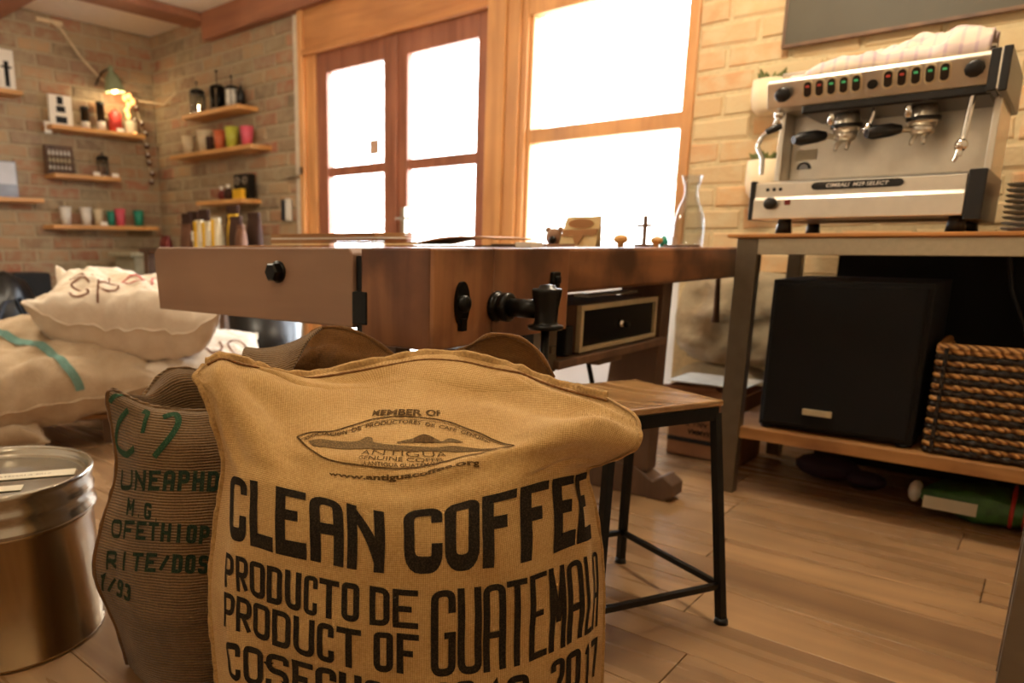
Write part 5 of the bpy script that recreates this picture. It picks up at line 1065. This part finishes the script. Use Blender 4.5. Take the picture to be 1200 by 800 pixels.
# ---- glyph strokes in a unit box; r = rounded corner radius flag
def rnd(pts, rads, w, h, n=5):
    out = []
    for i, (p, r_) in enumerate(zip(pts, rads)):
        P_ = Vector((p[0] * w, p[1] * h))
        if r_ and 0 < i < len(pts) - 1:
            A = Vector((pts[i - 1][0] * w, pts[i - 1][1] * h)); Cc = Vector((pts[i + 1][0] * w, pts[i + 1][1] * h)); rr = min(r_ * min(w, h), (A - P_).length * .5, (Cc - P_).length * .5)
            a = P_ + (A - P_).normalized() * rr; c = P_ + (Cc - P_).normalized() * rr
            for k in range(n + 1): t = k / n; out.append(a * (1 - t) ** 2 + P_ * 2 * t * (1 - t) + c * t * t)
        else: out.append(P_)
    return out
r5 = .45
GL = {
 'C': [([(1, .70), (1, 1), (0, 1), (0, 0), (1, 0), (1, .30)], [0, .3, r5, r5, .3, 0])], 'L': [([(0, 1), (0, 0), (1, 0)], [0, 0, 0])],
 'E': [([(1, 1), (0, 1), (0, 0), (1, 0)], [0, 0, 0, 0]), ([(0, .5), (.85, .5)], [0, 0])], 'F': [([(1, 1), (0, 1), (0, 0)], [0, 0, 0]), ([(0, .5), (.85, .5)], [0, 0])],
 'A': [([(0, 0), (0, 1), (1, 1), (1, 0)], [0, r5, r5, 0]), ([(0, .38), (1, .38)], [0, 0])], 'N': [([(0, 0), (0, 1)], [0, 0]), ([(1, 0), (1, 1)], [0, 0]), ([(0, .97), (1, .03)], [0, 0])],
 'O': [([(.5, 1), (0, 1), (0, 0), (1, 0), (1, 1), (.5, 1)], [0, r5, r5, r5, r5, 0])], 'P': [([(0, 0), (0, 1), (1, 1), (1, .42), (0, .42)], [0, 0, r5, r5, 0])],
 'R': [([(0, 0), (0, 1), (1, 1), (1, .45), (0, .45)], [0, 0, r5, r5, 0]), ([(.45, .45), (1, 0)], [0, 0])], 'D': [([(0, .5), (0, 1), (1, 1), (1, 0), (0, 0), (0, .5)], [0, 0, r5, r5, 0, 0])],
 'U': [([(0, 1), (0, 0), (1, 0), (1, 1)], [0, r5, r5, 0])], 'T': [([(0, 1), (1, 1)], [0, 0]), ([(.5, 1), (.5, 0)], [0, 0])],
 'G': [([(1, .74), (1, 1), (0, 1), (0, 0), (1, 0), (1, .45), (.55, .45)], [0, r5, r5, r5, r5, 0, 0])], 'M': [([(0, 0), (0, 1)], [0, 0]), ([(1, 0), (1, 1)], [0, 0]), ([(0, .97), (.5, .3)], [0, 0]), ([(1, .97), (.5, .3)], [0, 0])],
 'S': [([(1, .76), (1, 1), (0, 1), (0, .52), (1, .48), (1, 0), (0, 0), (0, .24)], [0, r5, r5, r5, r5, r5, r5, 0])], 'H': [([(0, 0), (0, 1)], [0, 0]), ([(1, 0), (1, 1)], [0, 0]), ([(0, .5), (1, .5)], [0, 0])],
 'I': [([(.5, 0), (.5, 1)], [0, 0])], '1': [([(.1, .8), (.6, 1), (.6, 0)], [0, 0, 0])], '2': [([(0, .75), (0, 1), (1, 1), (1, .6), (0, 0), (1, 0)], [0, r5, r5, .3, 0, 0])],
 '3': [([(0, .8), (0, 1), (1, 1), (1, .52), (.4, .52)], [0, r5, r5, .2, 0]), ([(.4, .52), (1, .5), (1, 0), (0, 0), (0, .2)], [0, .2, r5, r5, 0])], '6': [([(1, .8), (1, 1), (0, 1), (0, 0), (1, 0), (1, .5), (0, .5)], [0, r5, r5, r5, r5, r5, 0])],
 '7': [([(0, 1), (1, 1), (.35, 0)], [0, 0, 0])], '9': [([(1, .5), (0, .5), (0, 1), (1, 1), (1, 0), (0, 0)], [0, r5, r5, r5, r5, 0])], '-': [([(.1, .5), (.9, .5)], [0, 0])], '/': [([(0, 0), (1, 1)], [0, 0])],
 '.': [([(.4, 0), (.6, 0)], [0, 0])], 'B': [([(0, 0), (0, 1), (1, 1), (1, .52), (0, .52)], [0, 0, r5, r5, 0]), ([(1, .5), (1, 0), (0, 0)], [0, r5, 0])],
}
GL['0'] = GL['O']
def ribbon(m, pts, t, mp, seg=.12):
    """stroke of thickness t along 2-d pts, every corner mapped through mp(x, y)"""
    P_ = []
    for i in range(len(pts) - 1):
        k = max(1, int((pts[i + 1] - pts[i]).length / seg))
        for q in range(k): P_.append(pts[i].lerp(pts[i + 1], q / k))
    P_.append(pts[-1]); vs = []
    for i, p in enumerate(P_):
        d0 = (P_[i] - P_[i - 1]).normalized() if i else (P_[1] - P_[0]).normalized(); d1 = (P_[i + 1] - P_[i]).normalized() if i < len(P_) - 1 else d0
        b = d0 + d1
        if b.length < 1e-3: b = d0.copy()
        b.normalize(); nrm = Vector((-b.y, b.x)); k = 1 / max(.5, nrm.dot(Vector((-d0.y, d0.x))))
        for s_ in (-1, 0, 1): q = p + nrm * (t / 2 * s_ * k); vs.append(mp(q.x, q.y))
    m.add(vs, [(3 * i + c, 3 * i + c + 1, 3 * i + c + 4, 3 * i + c + 3) for i in range(len(P_) - 1) for c in (0, 1)], True)
def letters(m, L, surf, tk=.3, d=.0012, aspect_seg=.10):
    for ch, bl_, br, tr, tl in L:
        if ch not in GL: continue
        p00, p10, p11, p01 = [surf.at(*q) for q in (bl_, br, tr, tl)]
        w_ = (np.linalg.norm(p10 - p00) + np.linalg.norm(p11 - p01)) / 2; h_ = (np.linalg.norm(p01 - p00) + np.linalg.norm(p11 - p10)) / 2
        t = tk * min(w_ * 1.0, h_ * .45) if tk < 1 else w_ * .3
        def mp(x, y):
            a, b = x / w_, y / h_; u = bl_[0] * (1 - a) * (1 - b) + br[0] * a * (1 - b) + tr[0] * a * b + tl[0] * (1 - a) * b; v = bl_[1] * (1 - a) * (1 - b) + br[1] * a * (1 - b) + tr[1] * a * b + tl[1] * (1 - a) * b
            return surf.at(u, v, d)
        for pts, rads in GL[ch]:
            iw, ih = max(1e-4, w_ - t), max(1e-4, h_ - t)
            pp = [Vector((q.x + t / 2, q.y + t / 2)) for q in rnd(pts, rads, iw, ih)]
            # extend free ends that stop on the box edge so strokes end square
            for e in (0, -1):
                nb = pp[1] if e == 0 else pp[-2]; dr = (pp[e] - nb).normalized()
                if abs(dr.x) > .99 or abs(dr.y) > .99: 
                    q = pts[e]
                    if (abs(dr.y) > .99 and q[1] in (0, 1)) or (abs(dr.x) > .99 and q[0] in (0, 1)): pp[e] = pp[e] + dr * t / 2
            ribbon(m, pp, t, mp, .006)
def curve_interp(pts, s):
    P_ = [Vector(p) for p in pts]; L = [0]
    for i in range(1, len(P_)): L.append(L[-1] + (P_[i] - P_[i - 1]).length)
    x = s * L[-1]; i = 0
    while i < len(L) - 2 and L[i + 1] < x: i += 1
    f = (x - L[i]) / max(1e-9, L[i + 1] - L[i]); a = P_[max(i - 1, 0)]; b = P_[i]; c = P_[i + 1]; d = P_[min(i + 2, len(P_) - 1)]
    return .5 * ((2 * b) + (-a + c) * f + (2 * a - 5 * b + 4 * c - d) * f * f + (-a + 3 * b - 3 * c + d) * f ** 3)
def curve_idx(pts, s):
    x = s * (len(pts) - 1); i = min(int(x), len(pts) - 2); f = x - i; P_ = [Vector(p) for p in pts]; a, b, c, d = P_[max(i - 1, 0)], P_[i], P_[i + 1], P_[min(i + 2, len(P_) - 1)]
    return .5 * ((2 * b) + (-a + c) * f + (2 * a - 5 * b + 4 * c - d) * f * f + (-a + 3 * b - 3 * c + d) * f ** 3)
def line_on(m, pts, surf, t, n=90, d=.0012):
    q = [curve_interp(pts, i / n) for i in range(n + 1)]; W3 = [surf.at(p.x, p.y, d) for p in q]; vs = []
    for i in range(n + 1):
        dr = W3[min(i + 1, n)] - W3[max(i - 1, 0)]; nn = surf.at(q[i].x, q[i].y, d + .001) - W3[i]; s_ = np.cross(dr, nn); s_ = s_ / (np.linalg.norm(s_) + 1e-12) * t / 2; vs += [W3[i] - s_, W3[i] + s_]
    m.add(vs, [(2 * i, 2 * i + 1, 2 * i + 3, 2 * i + 2) for i in range(n)], True)
def text_on(m, s_, base, topc, surf, bold=.02, d=.0012, cuts=70):
    nv, fs = text_mb(s_, 1, 1, None, None, None, None, bold)
    bm = bmesh.new(); vs = [bm.verts.new((x, y, 0)) for x, y in nv]
    for f in fs:
        try: bm.faces.new([vs[i] for i in f])
        except ValueError: pass
    for k in range(1, cuts): bmesh.ops.bisect_plane(bm, geom=bm.verts[:] + bm.edges[:] + bm.faces[:], plane_co=(k / cuts, 0, 0), plane_no=(1, 0, 0), dist=1e-7)
    bm.verts.index_update(); out = []
    for v in bm.verts:
        a = curve_interp(base, v.co.x); b = curve_interp(topc, v.co.x); q = a.lerp(b, v.co.y); out.append(surf.at(q.x, q.y, d))
    m.add(out, [tuple(v.index for v in f.verts) for f in bm.faces]); bm.free()
def area_on(m, top_, bot_, surf, d=.001, n=60, k=4):
    G = []
    for j in range(k + 1):
        r_ = []
        for i in range(n + 1):
            q = curve_idx(bot_, i / n).lerp(curve_idx(top_, i / n), j / k); r_.append(surf.at(q.x, q.y, d))
        G.append(r_)
    m.grid(G)
def seam_flap(G_edge, outward, w_, seedk, parent, mat='seam', name='seam', th=.004, wav=.004):
    m = MB(); G = []; n = len(G_edge)
    for i in range(n):
        p = np.array(G_edge[i]); o_ = np.array(outward[i]); k = noise.noise(Vector(p) * 30 + Vector((seedk, 0, 0)))
        up = np.array([0, 0, 1.0]); t_ = np.array(G_edge[min(i + 1, n - 1)]) - np.array(G_edge[max(i - 1, 0)]); s_ = np.cross(t_, o_); s_ = s_ / (np.linalg.norm(s_) + 1e-9)
        ww = w_ * (1 + .35 * noise.noise(Vector(p) * 55))
        G.append([p - o_ * .004 + s_ * th / 2, p + o_ * ww * .6 + s_ * (th / 2 + wav * k), p + o_ * ww + s_ * (wav * k), p + o_ * ww * .6 + s_ * (-th / 2 + wav * k), p - o_ * .004 - s_ * th / 2])
    m.grid(G); return obj(name, m, mat, parent)
# ---------------------------------------------------------------- front sack
NV_, NU_ = 190, 150
Fc = np.array(FRONT_SACK); Gf = catmull(Fc, NV_, NU_)
Gf = wrinkle(Gf, .0045, 7.0, 1.3)
sgn = 1 if normals(Gf)[NV_ // 2, NU_ // 2] @ FH < 0 else -1
Gf = crease(Gf, [(.07, .97, .16, .58, .05, .016), (.16, .92, .26, .62, .035, -.009), (.03, .80, .10, .45, .03, .008), (.55, .86, .84, .80, .035, -.010), (.72, .93, .93, .84, .03, .012), (.80, .70, .97, .74, .05, .016),
    (.60, .60, .86, .66, .03, .009), (.30, .64, .62, .61, .035, .006), (.12, .30, .10, .05, .03, .006), (.90, .40, .92, .10, .03, .006), (.25, .90, .45, .92, .03, -.006), (.93, .56, .80, .48, .025, -.006)], sgn)
fs_ = thing('coffee_sack', 'golden burlap coffee sack printed CLEAN COFFEE, upright at the front of the picture', 'sack', (-.72, .88, 0))
Sf = Surf(Gf); Sf.sign = sgn
bk_ = back_panel(Gf, .16)
sack_body(fs_, Gf, bk_, 'burlap', sgn=sgn)
RT = np.array([math.cos(YAW), math.sin(YAW), 0])
seam_flap([Gf[i, 0] for i in range(0, NV_, 1)], [-RT] * NV_, .006, 1, fs_, 'burlap_edge', wav=.006)
seam_flap([Gf[i, -1] for i in range(0, NV_, 1)], [RT] * NV_, .003, 2, fs_, 'burlap_edge')
topo = [np.array([0, 0, .9]) + FH * .35] * NU_
seam_flap([Gf[-1, j] for j in range(NU_)], topo, .011, 3, fs_, 'burlap_edge', name='top_seam', wav=.014)
m = MB(); pr = [Sf.at(j / 120, .965 + .006 * noise.noise(Vector((j * .12, 0, 0))), .0022) for j in range(3, 118)]
m.tube(pr, [.0016 + .0006 * (i % 2) for i in range(len(pr))], 6)
obj('stitching', m, 'stitch', fs_)
m = MB()
for L in (T_CLEAN, T_COFFEE): letters(m, L, Sf, .37 if L is T_CLEAN else .39)
obj('lettering', m, 'ink', fs_, label='black block lettering CLEAN COFFEE')
for L, nm, tk in ((T_PRODUCTO, 'PRODUCTO DE', .34), (T_PRODUCT, 'PRODUCT OF', .34), (T_GUATE, 'GUATEMALA', .30), (T_COSECHA, 'COSECHA', .36), (T_YEARS, '2016-2017', .36)):
    m = MB(); letters(m, L, Sf, tk); obj('lettering', m, 'ink', fs_, label='black block lettering ' + nm)
m = MB(); line_on(m, L_OVAL, Sf, .0030, 150); line_on(m, L_OVAL2, Sf, .0012)
obj('emblem_outline', m, 'ink_brown', fs_)
m = MB(); area_on(m, L_MTN1, L_MTN1b, Sf); area_on(m, L_MTN2, L_MTN2b, Sf)
em_ = obj('emblem_mountains', m, 'ink_grey', fs_)
m = MB(); area_on(m, [tuple(a) for a in L_MTN2[1:4]], [tuple(a) for a in L_MTN2b[1:4]], Sf, .0016)
text_on(m, 'ASOCIACION  DE  PRODUCTORES  DE  CAFE  GENUINO', L_BASE1, L_BASE1t, Sf, .015, cuts=110)
text_on(m, 'MEMBER OF', L_MEM, L_MEMt, Sf, .03, cuts=30)
text_on(m, 'www.antiguacoffee.org', L_WWW, L_WWWt, Sf, .035)
text_on(m, 'LA ANTIGUA GUATEMALA', L_GUA, L_GUAt, Sf, .01)
text_on(m, 'ANTIGUA', L_ANT, L_ANTt, Sf, -.01, cuts=30)
text_on(m, 'GENUINE COFFEE', L_COM, L_COMt, Sf, .0, cuts=40)
obj('emblem_lettering', m, 'ink_brown', fs_)
# loose fibres standing off the cloth near the ear and the seams
m = MB(); random.seed(21)
for k in range(900):
    if k < 500: u, v = random.uniform(.86, .998), random.uniform(.55, .98)
    elif k < 750: u, v = random.uniform(.0, .03), random.uniform(.25, .97)
    else: u, v = random.uniform(.05, .95), random.uniform(.93, .99)
    p = Sf.at(u, v); q = Sf.at(u, v, .001) - p; L_ = random.uniform(3, 9); dd = np.array([random.gauss(0, 1) for _ in range(3)]) * .0022
    a = p; b = p + q * L_ + dd; s_ = np.array([random.gauss(0, 1) for _ in range(3)]); s_ = s_ / np.linalg.norm(s_) * .00022
    m.add([a - s_, a + s_, b], [(0, 1, 2)])
obj('loose_fibres', m, 'burlap', fs_, kind='stuff')

# ---------------------------------------------------------------- open sacks (front panel, taller back panel)
def open_sack(lab, ctrl, rim, mat, depth, seed, nv=110, nu=90, amp=.004, slump=.10):
    G = catmull(np.array(ctrl), nv, nu); G = wrinkle(G, amp, 9.0, seed)
    R_ = catmull(np.array([rim, rim]), 2, nu)[0]
    s_ = 1 if normals(G)[nv // 2, nu // 2] @ FH < 0 else -1
    c = G[0].mean(0); t = thing('coffee_sack', lab, 'sack', (c[0], c[1], 0))
    bk = np.zeros_like(G)
    for i in range(nv):
        v = i / (nv - 1)
        for j in range(nu):
            u = j / (nu - 1); b = G[i, 0] * (1 - u) + G[i, -1] * u; b = b + FH * depth * (4 * u * (1 - u)) ** .6 * (1 - v * v * .5); b[2] = G[i, 0, 2] * (1 - u) + G[i, -1, 2] * u
            f = max(0, (v - .55) / .45) ** 1.3; bk[i, j] = b * (1 - f) + R_[j] * f
    bk = wrinkle(bk, amp * 1.6, 8.0, seed + 4)
    sack_body(t, G, bk, mat, sgn=s_)
    sf = Surf(G); sf.sign = s_
    m = MB(); m.tube([tuple(bk[-1, j] ) for j in range(0, nu, 2)], [.004 + .0012 * math.sin(j * .7) for j in range(0, nu, 2)], 8); m.tube([tuple(G[-1, j]) for j in range(0, nu, 2)], [.004 + .001 * math.sin(j * .9) for j in range(0, nu, 2)], 8)
    m.uv = np.array([(p[0] * .7 + p[1] * .7, p[2]) for p in m.v]); obj('rim_hem', m, mat, t)
    return t, sf
gt, Sg = open_sack('brown striped burlap sack with green stencil print, between the tin and the front sack', GREEN_SACK, GREEN_RIM, 'burlap_green', .20, 5.1)
m = MB()
for L in (G_1, G_2, G_3, G_4, G_5): letters(m, L, Sg, .46, .0014)
obj('stencil_print', m, 'ink_green_dark', gt, label='dark green stencil lettering')
m = MB()
for pts, wd in ((G_A, .013), (G_B, .010), (G_C, .012), (G_D, .012)): line_on(m, pts, Sg, wd, 40, .0014)
obj('stencil_mark', m, 'ink_green', gt, label='bright green curved marks')
seam_flap([Sg.G[i, 0] for i in range(110)], [-RT] * 110, .006, 8, gt, 'burlap_shaded')
bt_, Sb = open_sack('brown open burlap sack, darkened for shade, squeezed between the front sack and the workbench', BROWN_SACK, BROWN_RIM, 'burlap_shaded', .10, 9.7, amp=.010)

FG = wrinkle(catmull(np.array(BROWN_FLAP), 40, 40), .003, 14.0, 2.2); m = MB(); m.grid(FG); m.uv = uvs(FG).reshape(-1, 2)
obj('folded_flap', m, 'burlap_green', bt_, solid=.006)
# ---------------------------------------------------------------- pile of full sacks on a pallet
def pillow(lab, c, L, Wd, T, yaw, mat, seed, roll=(0, 0), ears=.10, prints=(), group='coffee sacks piled on the pallet', sagx=0, n=64):
    """sack lying flat: L along local x, Wd along local y, T thick"""
    c = Vector(c); R3 = Matrix.Rotation(yaw, 3, 'Z') @ Matrix.Rotation(roll[0], 3, 'X') @ Matrix.Rotation(roll[1], 3, 'Y')
    t = thing('coffee_sack', lab, 'sack', tuple(c), group=group)
    def side(sg):
        G = np.zeros((n + 1, n + 1, 3))
        for i in range(n + 1):
            for j in range(n + 1):
                u, v = -1 + 2 * j / n, -1 + 2 * i / n; e = (1 - abs(u) ** 2.6) * (1 - abs(v) ** 2.6); h = T / 2 * max(0, e) ** .42
                x = u * L / 2 * (1 - .09 * (1 - abs(v) ** 3) * abs(u) ** 3); y = v * Wd / 2 * (1 - .09 * (1 - abs(u) ** 3) * abs(v) ** 3)
                k = noise.fractal(Vector((u * 2.4 + seed, v * 2.4, seed)), .9, 2, 4); ed = max(abs(u), abs(v))
                pl = .5 * noise.noise(Vector((u * 9 * (1 if abs(v) > abs(u) else .2) + seed, v * 9 * (1 if abs(u) > abs(v) else .2), 3 + seed))) * ed ** 3
                z = sg * h * (1 + .22 * k) + T * .16 * pl + T * ears * (abs(u * v) ** 4) - sagx * (u * u)
                if sg < 0: z = max(z, -T * .42 - sagx * u * u)
                p = R3 @ Vector((x, y, z)) + c; G[i, j] = (p.x, p.y, max(p.z, .012))
        return G
    Gt, Gb = side(1), side(-1); m = MB(); m.grid(Gt); m.grid(Gb, flip=True); m.uv = np.concatenate([uvs(Gt).reshape(-1, 2), uvs(Gb).reshape(-1, 2)])
    obj('sack_body', m, mat, t)
    sm_ = MB()
    for edge in (Gt[0], Gt[-1], Gt[:, 0], Gt[:, -1]): sm_.tube([tuple(p) for p in edge[::2]], [.006 + .002 * math.sin(k * 1.3) for k in range(len(edge[::2]))], 6)
    sm_.uv = np.array([(p[0], p[1]) for p in sm_.v]); obj('edge_seam', sm_, mat, t)
    sf = Surf(Gt); sf.sign = 1 if normals(Gt)[n // 2, n // 2][2] > 0 else -1
    return t, sf
def Wd_(a, D): p = RT * a + FH * D; return p[0], p[1]
pal = thing('pallet', 'wooden pallet under the pile of sacks at the left', 'pallet', (*Wd_(-1.35, 3.45), 0), YAW + .28)
for k in range(6):
    me_ = MB().box(-.62 , .62, -.38 + k * .14, -.28 + k * .14, .11, .13); obj('slat', me_, 'lowshelf', pal, local=True)
for k in (-.58, 0, .54): obj('bearer', MB().box(k, k + .08, -.38, .44, .0, .11), 'bench_dark', pal, local=True)
def PW(a, D, z): x, y = Wd_(a, D); return (x, y, z)
s1, S1 = pillow('large tan sack with a green stripe at the lower left of the pile', PW(-1.50, 3.02, .34), 1.0, .62, .34, YAW + .55, 'burlap_pale', 2.1, (.42, -.10))
m = MB(); line_on(m, [(.22, .80), (.406, .547), (.547, .328), (.62, .10), (.65, .01)], S1, .034, 60, .004); obj('green_stripe', m, 'stripe_green', s1, label='faded green stripe')
s4, S4 = pillow('plain tan sack underneath, mostly hidden by the white one', PW(-1.05, 3.45, .22), .85, .55, .24, YAW + .1, 'burlap_pale', 6.4, (.05, 0))
s3, S3 = pillow('flat white printed sack on the right side of the pile, reaching towards the bench', PW(-.86, 3.30, .355), .62, .50, .16, YAW + .35, 'burlap_white', 4.9, (.25, .05))
s2, S2 = pillow('white sack printed with large outlined letters on top of the pile', PW(-1.10, 3.17, .565), .76, .48, .34, YAW + .12, 'burlap_white', 3.3, (.24, .10), ears=.30)
s5, S5 = pillow('crumpled pale sack end drooping over the edge of the pallet', PW(-1.76, 2.82, .19), .72, .40, .26, YAW + .45, 'burlap_pale', 8.2, (.75, 0))
OUT = {'o': [[(.5 + .45 * math.cos(t), .5 + .5 * math.sin(t)) for t in [2 * PI * k / 20 for k in range(21)]]], 'n': [[(.1, 0), (.1, .6), (.3, .95), (.7, .95), (.9, .6), (.9, 0)]], 's': [[(.88, .82), (.72, .96), (.5, 1), (.26, .95), (.14, .8), (.2, .64), (.4, .55), (.62, .47), (.82, .36), (.88, .2), (.74, .05), (.5, 0), (.26, .04), (.12, .18)]],
       'd': [[(.5 + .4 * math.cos(t), .35 + .35 * math.sin(t)) for t in [2 * PI * k / 18 for k in range(19)]], [(.9, 1.1), (.9, 0)]], 'p': [[(.5 + .4 * math.cos(t), .65 + .35 * math.sin(t)) for t in [2 * PI * k / 18 for k in range(19)]], [(.1, .95), (.1, -.15)]], 'a': [[(.5 + .4 * math.cos(t), .42 + .42 * math.sin(t)) for t in [2 * PI * k / 18 for k in range(19)]], [(.9, .85), (.9, 0)]], 'u': [[(.1, .95), (.1, .35), (.3, 0), (.7, 0), (.9, .35), (.9, .95)]]}
def outline_word(word, surf, O, ex, ey, parent, lab, tw=.010, mat='ink_pile'):
    m = MB(); O, ex, ey = Vector(O), Vector(ex), Vector(ey)
    for i, ch in enumerate(word):
        for st_ in OUT[ch]:
            pts = [tuple(O + ex * (i * 1.15 + p[0]) + ey * p[1]) for p in st_]; line_on(m, pts, surf, tw, 40, .003)
    obj('lettering', m, mat, parent, label=lab)
outline_word('sp', S2, (.20, .09), (.13, .0), (-.02, .20), s2, 'large outlined letters', .009)
outline_word('su', S2, (.16, .36), (.11, .0), (-.02, .15), s2, 'smaller faint outlined letters', .007)
outline_word('ono', S2, (.46, .30), (.13, .0), (-.02, .17), s2, 'faded red outlined letters', .010, 'ink_red')
outline_word('onos', S3, (.84, .52), (-.16, -.02), (0, -.30), s3, 'upside-down outlined letters', .010)

# ================================================================ BIG TIN at the lower left
tx, ty, _ = PW(-.853, 1.5, 0)
tn = thing('storage_tin', 'big round tin canister with a pressed lid at the lower left corner', 'tin', (tx, ty, 0))
R_ = .197
obj('tin_body', MB().lathe([(0, 0), (R_ * .985, 0), (R_ + .004, .004), (R_ + .004, .010), (R_, .014), (R_, .275), (R_ + .0025, .279), (R_, .283), (R_, .30), (0, .30)], (tx, ty, 0), 96), 'tin', tn)
lp_ = [(0, .352), (R_ * .90, .352), (R_ * .955, .350), (R_ * .965, .362), (R_ * .985, .374), (R_ + .004, .376), (R_ + .007, .370), (R_ + .006, .362), (R_ + .003, .356), (R_ + .003, .334), (R_ + .006, .328), (R_ + .003, .322), (R_ + .003, .300), (R_ + .008, .294), (R_ + .008, .287), (R_ + .001, .283)]
ld = obj('lid', MB().lathe(lp_, (tx, ty, 0), 96), 'tin_lid', tn)
def strip(x0, y0, x1, y1, w_, nm, mat):
    a = Vector(PW(x0, y0, .3545)); b = Vector(PW(x1, y1, .3545)); return obj(nm, MB().bar(a, b, w_, .0015), mat, ld)
la = strip(-.90, 1.50, -.70, 1.56, .045, 'paper_label', 'label'); strip(-.86, 1.42, -.765, 1.45, .035, 'paper_label', 'label')
a = Vector(PW(-.87, 1.502, .3556)); b_ = Vector(PW(-.72, 1.547, .3556)); ex = (b_ - a).normalized(); ey = Vector((0, 0, 1)).cross(ex)
obj('lettering', text_mb('GUATEMALA 2017', .13, .009, a, ex, ey, (0, 0, 0)), 'ink_grey', la)
